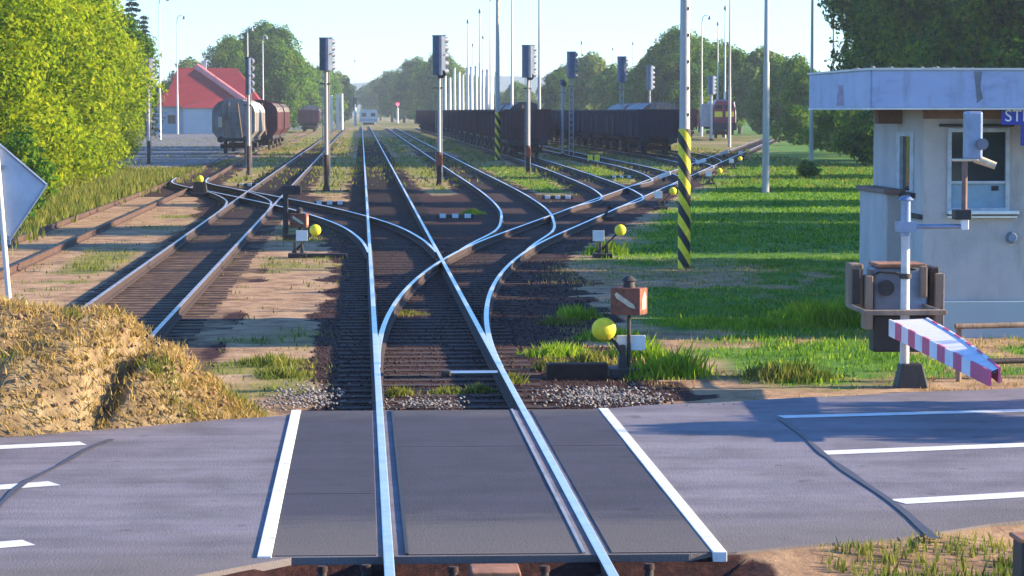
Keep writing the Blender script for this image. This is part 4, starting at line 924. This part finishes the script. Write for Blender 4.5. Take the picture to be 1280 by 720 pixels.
a = Q(13.5, 385, Yd+.06); b_ = Q(-6, 150, Yd+.06); mb = MB(); mb.tube((a.x, Yd-.05, -.3), (a.x, Yd-.05, a.z), .035).tube((a.x, Yd-.05, a.z), (b_.x, Yd-.05, b_.z), .032); mb.build('post', 'pole_white', t)
for z in (0, 1): q = a+(b_-a)*(.35+.4*z); MB().box((q.x, Yd-.03, q.z), (.14, .05, .04)).build('clamp', 'galv', t)

# right bottom corner: dark post end near camera side of the road
p = P(1268, 722, 0); t = thing('dark_post', 'black square post in the near right corner by the road', 'post', (p.x+.16, p.y, GZ))
MB().box((0, 0, .22), (.30, .28, .46), top=(.95, .95)).build('shaft', 'black', t, .02); MB().box((0, 0, .46), (.33, .31, .03)).build('cap', 'rust_bright', t, .01)

# ------------------------------------------------------------------ red-roofed house on the left
t = thing('house', 'pale grey house with a red hipped roof behind the yard', 'house')
Yh = 385; e0 = Q(187, 133, Yh); e1 = Q(312, 133, Yh); gz_ = GZ; ev = e0.z
mb = MB(); wallbox(mb, e0.x+.6, e1.x-.4, Yh+.8, Yh+16, gz_-.2, ev); mb.build('wall', 'wall_grey', t)
rx0, rx1 = e0.x-.2, e1.x+.3; ap = Q(246, 84, Yh+8); ap2 = Q(296, 86, Yh+8)
mb = MB(); V = [(rx0, Yh, ev), (rx1, Yh, ev), (rx1, Yh+17, ev), (rx0, Yh+17, ev), (ap.x, Yh+8, ap.z), (ap.x+.3, Yh+12, ap.z)]
mb.add(V, [(0, 1, 4), (1, 2, 5, 4), (2, 3, 5), (3, 0, 4, 5), (3, 2, 1, 0)]); mb.build('roof', 'roof_red', t)
a = Vector((ap.x, Yh+7.9, ap.z+.08)); b_ = Vector((rx1, Yh, ev+.1)); mb = MB().tube(a, b_, .5, .5, 8); mb.build('sunlit_ridge_cap', 'roof_sunlit', t)  # sunlit edge of the roof hip, put in as a pale tube
mb = MB(); px0, px1 = Q(226, 135, Yh-3).x, Q(312, 135, Yh-3).x; pm = Q(268, 122, Yh-3); zz = Q(240, 135, Yh-3).z
mb.add([(px0, Yh-3, zz), (px1, Yh-3, zz), (px1, Yh, zz+.2), (px0, Yh, zz+.2), (pm.x, Yh+.5, pm.z)], [(0, 1, 4), (1, 2, 4), (3, 0, 4), (0, 3, 2, 1)]); mb.build('porch_roof', 'roof_red', t)
mb = MB(); wallbox(mb, px0+.3, px1-.3, Yh-2.6, Yh+.78, gz_-.1, zz-.02); mb.build('porch_wall', 'wall_grey', t)
q = Q(255, 80, Yh+8); mb = MB(); mb.box((q.x, Yh+8, q.z-.4), (.7, .7, 1.8)); mb.build('chimney', 'wall_grey', t)
for x in (205, 330): pass
for k in range(3):
    X = e0.x+3+k*3.6; MB().box((X, Yh+.78, gz_+2.1), (1.1, .1, 1.2)).build('window', 'glass', t)
t = thing('annex_house', 'second red roof behind the first house', 'house'); Y2 = Yh+22
e0 = Q(205, 128, Y2); e1 = Q(326, 128, Y2); r0 = Q(222, 85, Y2+6); r1 = Q(296, 85, Y2+6)
mb = MB(); wallbox(mb, e0.x+.4, e1.x-.4, Y2+.5, Y2+11.5, GZ-.1, e0.z); mb.build('wall', 'wall_grey', t)
mb = MB(); mb.add([(e0.x, Y2, e0.z), (e1.x, Y2, e0.z), (e1.x, Y2+12, e0.z), (e0.x, Y2+12, e0.z), (r0.x, Y2+6, r0.z), (r1.x, Y2+6, r0.z)], [(0, 1, 5, 4), (1, 2, 5), (2, 3, 4, 5), (3, 0, 4), (3, 2, 1, 0)]); mb.build('roof', 'roof_red', t)
q = Q(320, 126, Y2); mb = MB(); wallbox(mb, e1.x-2.4, e1.x-.3, Y2-.5, Y2+.49, 1.2, 3.6); mb.build('bay', 'wall_grey', t)

# ------------------------------------------------------------------ mound
mx0 = np.arange(-9, -.9, .09); my0 = np.arange(25.6, 31.4, .07)
MX, MY = np.meshgrid(mx0, my0)
_, fy = roady(MX)
crest = np.interp(MX, [-9, -4.0, -2.7, -2.07, -1.82, -1.5, -1.24, -.98], [1.19, 1.22, 1.16, .86, .52, .30, .14, 0])
wid = np.interp(MX, [-9, -3.5, -2.2, -1.2], [1.75, 1.7, 1.3, .7])
yc = fy+.35+wid*.86
hgt = crest*np.clip(1-((MY-yc)/(wid+.25))**2, 0, 1)**.8
hgt = hgt*(1+(fbm(MX, MY, 1.3)-.5)*.45)+(fbm(MX+5, MY, 3.5)-.5)*.16*np.clip(hgt*3, 0, 1)+(vn(MX, MY, 9)-.5)*.05*np.clip(hgt*3, 0, 1)
gul = np.exp(-((MX+2.45+(MY-fy-.8)*-.25)/.16)**2)*.42*np.clip(hgt*2, 0, 1); hgt = np.maximum(hgt-gul, 0)
MZ = groundz(MX, MY)-.06+hgt*1.08
ny_, nx_ = MX.shape; idx = np.arange(nx_*ny_).reshape(ny_, nx_); F = np.stack([idx[:-1, :-1], idx[:-1, 1:], idx[1:, 1:], idx[1:, :-1]], -1).reshape(-1, 4)
m, nt, b = nodes('mound_earth')
nt.links.new(ramp(nt, noise(nt, 2.2, 9, .75), [(.34, (.11, .07, .04)), (.5, (.30, .20, .10)), (.64, (.46, .34, .19))]), b.inputs['Base Color']); b.inputs['Roughness'].default_value = .95
bp = nt.nodes.new('ShaderNodeBump'); bp.inputs['Strength'].default_value = 1; bp.inputs['Distance'].default_value = .06; nt.links.new(noise(nt, 8, 9, .8), bp.inputs['Height']); nt.links.new(bp.outputs[0], b.inputs['Normal'])
mo = np_mesh('earth_mound', np.stack([MX, MY, MZ], -1).reshape(-1, 3), F, m, smooth=True); tag(mo, kind='structure')
def moundz(X, Y):
    i = np.clip(((Y-my0[0])/.07).astype(int), 0, ny_-1); j = np.clip(((X-mx0[0])/.09).astype(int), 0, nx_-1); return MZ[i, j], hgt[i, j]

# ------------------------------------------------------------------ grass, weeds, stones
rng = np.random.default_rng(11)
def blades(name, X, Y, Z, h, m, label, cat, wd=.012, nb=6, lean=.45, spread=.06):
    N = len(X); n = N*nb
    bx_ = np.repeat(X, nb)+rng.normal(0, spread, n); by = np.repeat(Y, nb)+rng.normal(0, spread, n); bz = np.repeat(Z, nb)-.02
    hh = np.repeat(h, nb)*rng.uniform(.5, 1.15, n); a = rng.uniform(0, 2*np.pi, n); l = rng.uniform(.1, lean, n)*hh
    dx, dy = np.cos(a)*l, np.sin(a)*l; b2 = rng.uniform(0, np.pi, n); w_ = np.repeat(np.broadcast_to(wd, (N,)), nb) if np.ndim(wd) else wd
    wx, wy = np.cos(b2)*w_, np.sin(b2)*w_
    V = np.empty((n, 4, 3)); V[:, 0] = np.stack([bx_-wx, by-wy, bz], -1); V[:, 1] = np.stack([bx_+wx, by+wy, bz], -1)
    V[:, 2] = np.stack([bx_+dx*.5+wx*.7, by+dy*.5+wy*.7, bz+hh*.6], -1); V[:, 3] = np.stack([bx_+dx, by+dy, bz+hh], -1)
    F = np.arange(n*4).reshape(n, 4); o = np_mesh(name, V.reshape(-1, 3), F[:, [0, 1, 2, 3]], m); return tag(o, label, cat, kind='stuff')
def scatter(n, x0, x1, y0, y1, dens):
    X = rng.uniform(x0, x1, n); Y = rng.uniform(y0, y1, n)
    hw = .27*Y+1; k = (X < hw) & (X > -.15*Y-1); X, Y = X[k], Y[k]
    k = rng.random(len(X)) < dens(X, Y); return X[k], Y[k]
def offroad(X, Y): n, f = roady(X); return ((Y > f+.12) | (Y < n-.12)).astype(float)
X, Y = scatter(26000, 2.8, 15, 28.5, 62, lambda X, Y: grassness(X, Y)**1.5*offroad(X, Y)*(.45+.55*fbm(X, Y, 1.)))
blades('short_grass', X, Y, groundz(X, Y), .04+.07*fbm(X, Y, .7)**2*1.6, 'grass', 'short green grass on the right verge nearest the crossing', 'grass', .009, 6)
X, Y = scatter(26000, 5, 34, 62, 160, lambda X, Y: grassness(X, Y)*(trackdist(X, Y) > 1.5))
blades('far_grass', X, Y, groundz(X, Y), .06+.06*rng.random(len(X)), 'grass', 'green meadow grass on the right beyond the striped mast', 'grass', .03, 5, spread=.2)
X, Y = scatter(12000, -25, 30, 110, 330, lambda X, Y: grassness(X, Y)*.9)
blades('siding_grass', X, Y, groundz(X, Y), .12+.14*fbm(X, Y, .2), 'grass_mix', 'patchy olive grass growing among the far tracks', 'grass', .05, 4, spread=.3)
X, Y = scatter(9000, -8.5, -.3, 31, 110, lambda X, Y: np.clip(grassness(X, Y), 0.04, 1)*.8*(trackdist(X, Y) > .2))
blades('left_weeds', X, Y, groundz(X, Y), .05+.10*fbm(X, Y, .7), 'grass_mix', 'thin olive weeds on the dirt between the left tracks', 'grass', .014, 5, spread=.1)
X, Y = scatter(9000, -20, -8.4, 45, 150, lambda X, Y: sstep(-8.2, -9.6, X)*.9)
blades('bush_foot_grass', X, Y, groundz(X, Y), .22+.5*fbm(X, Y, .3)**2, 'grass_mix', 'tall olive grass along the foot of the yellow-green bushes', 'grass', .03, 6, spread=.2)
X, Y = scatter(20000, 3, 30, 29, 150, lambda X, Y: (grassness(X, Y) > .5)*sstep(.44, .62, fbm(X*.8+20, Y*.28, .45))*offroad(X, Y)*(trackdist(X, Y) > 1.5))
blades('sunlit_grass_patches', X, Y, groundz(X, Y), .05+.07*rng.random(len(X)), 'grass_sunlit', 'yellow-green patches and sunlit-coloured streaks of taller grass in the right meadow', 'grass', .016, 5, spread=.15)  # lighter blades colour in sunlit streaks besides the yellow-green turf
X, Y = scatter(7000, 3, 14, 29, 60, lambda X, Y: sstep(.5, .62, fbm(X+50, Y*.45, .45))*offroad(X, Y)*(trackdist(X, Y) > 1.5))
blades('dry_grass_patches', X, Y, groundz(X, Y), .04+.06*rng.random(len(X)), 'grass_dry', 'dry straw patches in the worn turf near the road on the right', 'dry grass', .009, 5, spread=.1)
# weed clumps
def clumps(name, pts, m, label, cat='weeds', per=60):
    XX = []; YY = []; HH = []
    for px, py, rr, hh in pts:
        p = P(px, py); n = int(per*max(rr, .3)*4); a = rng.normal(0, rr*.5, n); b2 = rng.normal(0, rr*.45, n)
        XX.append(p.x+a); YY.append(p.y+b2); HH.append(hh*np.exp(-(a*a+b2*b2)/(rr*rr))*rng.uniform(.6, 1.1, n)+.04)
    X = np.concatenate(XX); Y = np.concatenate(YY); k = (offroad(X, Y) > 0) & (np.abs(X-.18) > .07) & (np.abs(X-1.68) > .07); X, Y = X[k], Y[k]; H_ = np.concatenate(HH)[k]
    return blades(name, X, Y, groundz(X, Y), H_, m, label, cat, .011, 6, lean=.7)
clumps('sunlit_weeds', [(845, 470, .45, .42), (815, 472, .35, .34), (720, 398, .35, .26), (765, 425, .5, .22), (800, 445, .4, .3), (1040, 405, .8, .4), (1010, 395, .6, .3), (760, 318, .6, .35), (700, 445, .5, .2), (590, 268, .4, .2), (1200, 385, 1.0, .6), (1255, 385, .7, .75), (1190, 398, .5, .5), (1225, 378, .8, .7), (1275, 392, .7, .7), (1235, 410, .6, .35), (880, 405, .8, .14), (960, 408, .9, .15)], 'grass_sunlit', 'bright green weed clumps in sunlit colour beside the switch stands and barrier')  # sun on these weeds comes from their lighter colour
clumps('straw_weeds', [(990, 475, .55, .28), (955, 472, .3, .2), (740, 455, .25, .22), (690, 462, .2, .2), (500, 495, .12, .12), (600, 490, .12, .1), (640, 480, .12, .14), (560, 492, .15, .08), (700, 405, .3, .14), (355, 470, .4, .12), (340, 455, .5, .15), (510, 394, .3, .09)], 'grass_mix', 'straw-coloured weeds along the road verge and between the rails')
X = rng.uniform(3.3, 6.5, 600); Y = rng.uniform(17, 20.0, 600); k = offroad(X, Y) > 0
blades('near_verge_grass', X[k], Y[k], groundz(X[k], Y[k]), np.full(k.sum(), .11), 'grass_mix', 'blurred grass in the near right corner below the road', 'grass', .009, 9)
# mound grass
X = rng.uniform(-8, -1.1, 34000); Y = rng.uniform(25.8, 31, 34000); z, hgt_ = moundz(X, Y); k = (hgt_ > .04) & (rng.random(len(X)) < .25+.75*fbm(X, Y, 1.2)); X, Y, z = X[k], Y[k], z[k]
gsel = fbm(X+3, Y, .9) > .60
blades('dry_mound_grass', X[~gsel], Y[~gsel], z[~gsel], .03+.08*rng.random((~gsel).sum()), 'grass_dry', 'dry straw covering the earth mound by the road', 'dry grass', .007, 5, lean=1.2)
blades('green_mound_grass', X[gsel], Y[gsel], z[gsel], .05+.09*rng.random(gsel.sum()), 'grass_mix', 'greener tufts among the straw on the earth mound', 'grass', .008, 5, lean=.8)
# stones
def stones(name, X, Y, Z, s, m, label, cat):
    N = len(X); base = np.array([(1, 0, 0), (-1, 0, 0), (0, 1, 0), (0, -1, 0), (0, 0, 1), (0, 0, -1)], float)
    V = base[None]*rng.uniform(.55, 1.15, (N, 6, 1)); V += rng.normal(0, .15, V.shape); a = rng.uniform(0, np.pi, N); ca, sa = np.cos(a)[:, None], np.sin(a)[:, None]
    x = V[..., 0]*ca-V[..., 1]*sa; y = V[..., 0]*sa+V[..., 1]*ca; V = np.stack([x, y, V[..., 2]*.7], -1)*s[:, None, None]; V += np.stack([X, Y, Z], -1)[:, None]
    f = np.array([(0, 2, 4), (2, 1, 4), (1, 3, 4), (3, 0, 4), (2, 0, 5), (1, 2, 5), (3, 1, 5), (0, 3, 5)]); F = (f[None]+6*np.arange(N)[:, None, None]).reshape(-1, 3)
    return tag(np_mesh(name, V.reshape(-1, 3), F, m), label, cat, kind='stuff')
X, Y = scatter(60000, -2, 9, 28.4, 75, lambda X, Y: (ballastness(X, Y) > .4)*(75-Y)/90)
stones('ballast', X, Y, groundz(X, Y)+.01, rng.uniform(.014, .032, len(X)), 'stone', 'dark brown ballast around the near tracks', 'ballast')
X = rng.uniform(-6, -1.0, 3000); Y = rng.uniform(25.8, 30, 3000); z, hg = moundz(X, Y); k = hg > .02
stones('mound_clods', X[k], Y[k], z[k], rng.uniform(.012, .05, k.sum()), 'clod', 'crumbly brown earth clods on the mound', 'earth clods')
XX = []; YY = []
for px0, px1, py0, py1, n in ((350, 412, 484, 512, 420), (488, 570, 500, 511, 200), (690, 810, 486, 508, 800), (300, 345, 503, 514, 60)):
    for _ in range(n): p = P(min(px1+30, max(px0-25, rnd.gauss((px0+px1)/2, (px1-px0)*.33))), rnd.triangular(py0-6, py1+2, (py0+py1)/2), -.14); XX.append(p.x); YY.append(p.y)
X, Y = np.array(XX), np.array(YY); k = offroad(X, Y) > 0; X, Y = X[k], Y[k]
stones('pale_gravel', X, Y, np.maximum(groundz(X, Y), -.15)+.015, rng.uniform(.012, .030, len(X)), 'stone_pale', 'pale grey gravel at the far edge of the crossing deck', 'gravel')

# ------------------------------------------------------------------ trees
def leaves(V0, N0, size, rg, fold=.25):
    n = len(V0); r = rg.normal(size=(n, 3)); nrm = N0*1.1+r*.5; nrm /= np.linalg.norm(nrm, axis=1)[:, None]
    t_ = np.cross(nrm, rg.normal(size=(n, 3))); t_ /= np.linalg.norm(t_, axis=1)[:, None]; b_ = np.cross(nrm, t_)
    s = size*rg.uniform(.55, 1.3, (n, 1)); V = np.empty((n, 4, 3))
    V[:, 0] = V0-t_*s; V[:, 1] = V0+b_*s*.55+nrm*s*.1; V[:, 2] = V0+t_*s; V[:, 3] = V0-b_*s*.55+nrm*s*fold
    return V.reshape(-1, 3), np.arange(4*n).reshape(n, 4)
def crown(name, blobs, n, size, m, parent, rg):
    w_ = np.array([b_[3]**2 for b_ in blobs]); w_ = w_/w_.sum(); ids = rg.choice(len(blobs), n, p=w_)
    B = np.array([b_[:3] for b_ in blobs])[ids]; rr = np.array([b_[3] for b_ in blobs])[ids][:, None]; zz = np.array([b_[4] if len(b_) > 4 else .85 for b_ in blobs])[ids]
    d = rg.normal(size=(n, 3)); d /= np.linalg.norm(d, axis=1)[:, None]
    lump = 1+.34*np.sin(d[:, :1]*5+B[:, :1])*np.sin(d[:, 1:2]*5+B[:, 1:2]*2)*np.cos(d[:, 2:]*4+B[:, 2:])
    rad = rr*(1-.45*rg.random((n, 1))**2.6)*lump; sc_ = np.ones((n, 3)); sc_[:, 2] = zz
    V0 = B+d*rad*sc_; N0 = d*.8+np.array([0, 0, .25]); k = V0[:, 2] > .05
    V, F = leaves(V0[k], N0[k], size, rg); return np_mesh(name, V, F, m, parent)
def trunk_mesh(H, r, limbs, parent, rg):
    mb = MB(); pts = [(0, 0, -.2)]; 
    for k in range(1, 6): pts.append((rg.normal(0, .1)*k*.4, rg.normal(0, .1)*k*.4, H*k/5))
    for k in range(5): mb.tube(pts[k], pts[k+1], r*(1-.13*k), r*(1-.13*(k+1)), 8, caps=False)
    for l in limbs: a = Vector(pts[rg.integers(2, 5)]); b_ = Vector(l); mid = a.lerp(b_, .5)+Vector((0, 0, -.05*(b_-a).length)); mb.tube(a, mid, r*.42, r*.28, 6, caps=False); mb.tube(mid, b_, r*.28, r*.08, 6, caps=False)
    return mb.build('trunk', 'bark', parent)
def tree_proto(seed, H, Wd, m, n, size, low=.25, nbl=16, label='', cat='tree', name='broadleaf_tree', trunk=True):
    rg = np.random.default_rng(seed); t = thing(name, label, cat); blobs = []
    for k in range(nbl):
        u = rg.random(); z = H*(low+(1-low)*(.12+.80*u)); prof = math.sin(math.pi*min(1, (u*.85+.12)))**.6
        a = rg.uniform(0, 2*math.pi); rr = Wd/2*prof*rg.uniform(.35, .92); br = Wd*rg.uniform(.09, .19)
        blobs.append((rr*math.cos(a), rr*math.sin(a), z, br, rg.uniform(.7, 1.0)))
    for u in (.3, .5, .7): blobs.append((0, 0, H*(low+(1-low)*u), Wd*.28, .9))
    blobs.append((rg.normal(0, .4), rg.normal(0, .4), H*.93, Wd*.13, 1))
    crown('crown', blobs, n, size, m, t, rg)
    if trunk: trunk_mesh(H*.75, Wd*.035+.05, [b_[:3] for b_ in blobs[:9]], t, rg)
    return t
def spruce(seed, H, Wd, label):
    rg = np.random.default_rng(seed); t = thing('spruce_tree', label, 'tree'); V0 = []; N0 = []
    for L_ in range(26):
        z = H*(.1+.9*L_/26); r0 = Wd/2*(1-L_/26)**.8+.15
        for k in range(11):
            a = rg.uniform(0, 6.28); rr = r0*rg.uniform(.7, 1.1)
            for j in range(26): u = rg.random()**.7; V0.append((rr*u*math.cos(a)+rg.normal(0, .12), rr*u*math.sin(a)+rg.normal(0, .12), z-.25*rr*u+rg.normal(0, .08))); N0.append((0, 0, 1))
    V, F = leaves(np.array(V0), np.array(N0), .16, rg); np_mesh('crown', V, F, 'needle', t); MB().tube((0, 0, -.2), (0, 0, H), .18, .02, 8).build('trunk', 'bark', t); return t
# templates are real trees that stand somewhere themselves
used = {}
def plant(key, mk, X, Y, s, rz, label, group=None, sz=None, zb=GZ):
    if key not in used:
        used[key] = mk(); o = used[key]; o.location = (X, Y, zb); o.rotation_euler = (0, 0, rz)
    else: o = dup(used[key], (X, Y, zb), rz)
    o.scale = (s, s, sz or s); o['label'] = label
    if group: o['group'] = group
    elif 'group' in o: del o['group']
    return o
PR = {
 'bushA': lambda: tree_proto(1, 9, 7.5, 'lf_yel', 46000, .095, low=.0, nbl=60, name='leafy_bush', cat='bush'),
 'bushB': lambda: tree_proto(2, 8.5, 7.0, 'lf_yel', 46000, .095, low=.0, nbl=60, name='leafy_bush', cat='bush'),
 'dark': lambda: tree_proto(3, 18, 13, 'lf_dark', 38000, .22, low=.06, nbl=60),
 'dark2': lambda: tree_proto(4, 18, 12, 'lf_dark', 34000, .23, low=.10, nbl=52),
 'mid': lambda: tree_proto(5, 14, 11, 'lf_mid', 22000, .28, low=.02, nbl=50),
 'mid2': lambda: tree_proto(6, 14, 10, 'lf_mid', 20000, .28, low=.05, nbl=42),
 'pale': lambda: tree_proto(7, 13, 10, 'lf_pale', 17000, .30, low=.02, nbl=40),
 'shrub': lambda: tree_proto(8, 3.4, 4.2, 'lf_dark', 5000, .13, low=.0, nbl=16, name='shrub', cat='shrub', trunk=False),
 'smalltree': lambda: tree_proto(12, 3.1, 2.4, 'lf_mid', 7000, .08, low=.60, nbl=16, name='young_tree'),
 'shrubm': lambda: tree_proto(9, 4.5, 6, 'lf_mid', 5000, .2, low=.0, nbl=16, name='shrub', cat='shrub', trunk=False),
}
def pl(key, px, Y, hh, label, group=None, wide=1.0, rz=None):        # hh: real height
    H0 = {'bushA': 9, 'bushB': 8.5, 'dark': 18, 'dark2': 18, 'mid': 14, 'mid2': 14, 'pale': 13, 'shrub': 3.4, 'shrubm': 4.5, 'smalltree': 3.1}[key]
    X = Q(px, 138, Y).x; s = hh/H0; return plant(key, PR[key], X, Y, s*wide, rnd.uniform(0, 6.28) if rz is None else rz, label, group, s)
G1 = 'yellow-green bushes along the left siding'
for i, (px, Y, h, lab) in enumerate(((-52, 84, 8.6, 'nearest yellow-green bush at the left picture edge behind the diamond sign'), (-4, 96, 9.2, 'yellow-green bush just right of the diamond sign'), (38, 108, 9.8, 'yellow-green bush in the middle of the left thicket'),
     (62, 124, 9.6, 'tall yellow-green bush right of the middle of the left thicket'), (-14, 116, 13, 'tall bush rearing behind the nearest left bushes'), (52, 150, 11.8, 'tall bush behind the middle of the left thicket'), (88, 140, 8.6, 'bright yellow-green bush near the right end of the left thicket'), (122, 172, 7.6, 'last yellow-green bush at the right end of the left thicket'), (16, 140, 14, 'tallest rear bush of the left thicket'))):
    pl('bushA' if i % 2 == 0 else 'bushB', px, Y, h, lab, G1)
pl('dark2', 132, 190, 10.5, 'dark green tree peeping out behind the right end of the left bushes')
pl('shrub', 8, 78, 2.6, 'dark shrub behind the diamond sign'); 
used['spruce'] = None
s1 = spruce(21, 15, 5, 'dark spruce left of the curved-neck lamp poles'); q = Q(181, 138, 330); s1.location = (q.x, 330, GZ)
dup(s1, (Q(166, 138, 260).x, 260, GZ), 1.3, 'dark spruce top rising from behind the left bushes', scale=(1, 1, 1))
pl('mid', 208, 440, 8, 'low green tree left of the red-roofed house')
pl('pale', 238, 520, 13, 'pale distant tree above the red roof')
pl('dark', 285, 450, 15.5, 'dark tree rising behind the red roof, left of the big crown', wide=.9)
pl('dark2', 334, 455, 18, 'large dark tree with the tallest crown behind the red roof', wide=1.1)
pl('mid', 352, 440, 14, 'green lower tree at the right flank of the large dark crown')
for i, (px, Y, h, k) in enumerate(((374, 520, 13, 'mid2'), (390, 560, 12, 'mid'), (405, 620, 14, 'mid2'), (420, 700, 13, 'pale'), (430, 800, 12, 'mid'))):
    pl(k, px, Y, h, '%s from the left of the sunlit trees between house and straight track' % ORD[i], 'sunlit trees left of the vanishing point')
for i, (px, Y, h, k) in enumerate(((462, 1000, 13, 'mid'), (476, 900, 14, 'pale'), (490, 800, 15, 'dark'), (505, 760, 14, 'mid'), (520, 700, 17, 'dark2'), (537, 660, 15, 'mid2'), (553, 640, 17, 'dark'), (572, 700, 15, 'pale'), (590, 760, 13, 'mid'), (608, 800, 10, 'mid2'), (628, 700, 8, 'pale'), (645, 640, 10, 'mid'), (662, 640, 8, 'pale'))):
    pl(k, px, Y, h, '%s from the left in the hazy treeline right of the straight track' % ORD[i], 'hazy treeline right of the straight track')
for i, (px, Y, h, k) in enumerate(((694, 480, 10, 'dark'), (716, 500, 12, 'mid'), (742, 470, 13, 'pale'), (765, 460, 11, 'mid2'), (786, 440, 10, 'mid'), (806, 400, 10.5, 'mid2'), (828, 410, 13.5, 'mid'), (850, 400, 15.5, 'dark'), (876, 420, 14.5, 'mid2'), (900, 410, 13.5, 'mid'), (925, 390, 12, 'mid2'), (950, 380, 12, 'pale'), (975, 365, 10.5, 'mid'), (995, 330, 10, 'mid2'), (960, 330, 7, 'mid'), (1010, 300, 8, 'mid'))):
    pl(k, px, Y, h, '%s from the left in the tree belt behind the right wagon row and locomotive' % ORD[i], 'tree belt behind the right sidings')
for i, (px, Y, h, k) in enumerate(((1140, 205, 19, 'dark'), (1175, 190, 20, 'dark2'), (1222, 180, 20, 'dark'), (1265, 170, 20, 'dark2'), (1330, 165, 20, 'dark'))):
    pl(k, px, Y, h, '%s from the left of the big dark trees above the cabin roof' % ORD[i], 'big dark trees above the cabin roof')
for i, (px, Y, h) in enumerate(((1000, 260, 3.5), (1040, 215, 3.6), (1075, 195, 3.4), (1095, 160, 3.5), (1120, 180, 4))):
    pl('shrubm' if i != 3 else 'shrub', px, Y, h, '%s of the dark shrubs at the meadow edge left of the cabin, counting rightward' % ORD[i], 'shrubs at the far edge of the meadow')
b_ = P(1010, 222); pl('shrub', 1010, b_.y, .8, 'tiny dark shrub alone in the meadow', wide=1.6)
# trees just outside the right edge of the picture; they throw the long shadows
for i, (X, Y, h, k, wd) in enumerate(((13.0, 28.4, 2.9, 'shrub', .5), (12.2, 26.6, 3.0, 'smalltree', 1), (17, 45.5, 5.2, 'shrubm', .9), (18, 49.5, 5.4, 'shrubm', .9), (17.5, 54, 5.4, 'shrubm', .9), (19, 58, 5.2, 'shrubm', .9), (27, 67, 12, 'mid2', .95), (30, 75, 13, 'mid', .95), (33, 84, 12, 'mid2', .95), (38, 96, 15, 'dark2', .7), (43, 112, 15, 'mid', .7), (48, 134, 15, 'mid2', .8))):
    o = pl(k, 640, Y, h, 'x', wide=wd); o.location.x = X
    o['label'] = ['slim roadside shrub beyond the right end of the verge', 'young roadside tree beyond the right picture edge', 'low tree beside the cabin, nearest', 'low tree beyond the cabin, second', 'low tree beyond the cabin, third', 'low tree beyond the cabin, fourth', 'tree right of the meadow, nearest', 'tree right of the meadow, second', 'tree right of the meadow, third', 'tree right of the meadow, fourth', 'tree right of the meadow, fifth', 'tree right of the meadow, sixth'][i]

# ------------------------------------------------------------------ hills and haze
xs = np.linspace(-1400, 1400, 90); V = []
hh = 24+8*np.sin(xs*.004+1)+6*np.sin(xs*.011); 
for x, h in zip(xs, hh): V += [(x, 2500, GZ-1), (x, 2900, h+2), (x, 3250, GZ-1)]
F = []
for k in range(len(xs)-1):
    a = 3*k; F += [(a, a+3, a+4, a+1), (a+1, a+4, a+5, a+2)]
hl = np_mesh('hills', V, F, 'hill', smooth=True); tag(hl, kind='structure')
hm = bpy.data.materials.new('haze_air'); hm.use_nodes = True; n_ = hm.node_tree; n_.nodes.clear()
pv = n_.nodes.new('ShaderNodeVolumePrincipled'); pv.inputs['Color'].default_value = (.80, .88, 1, 1); pv.inputs['Density'].default_value = .00023; pv.inputs['Anisotropy'].default_value = .2
ou = n_.nodes.new('ShaderNodeOutputMaterial'); n_.links.new(pv.outputs[0], ou.inputs['Volume'])
mb = MB(); wallbox(mb, -1520, 1520, -40, 3400, -2.6, 46); hz = mb.build('haze', hm); tag(hz, kind='stuff')
hz.display_type = 'WIRE'
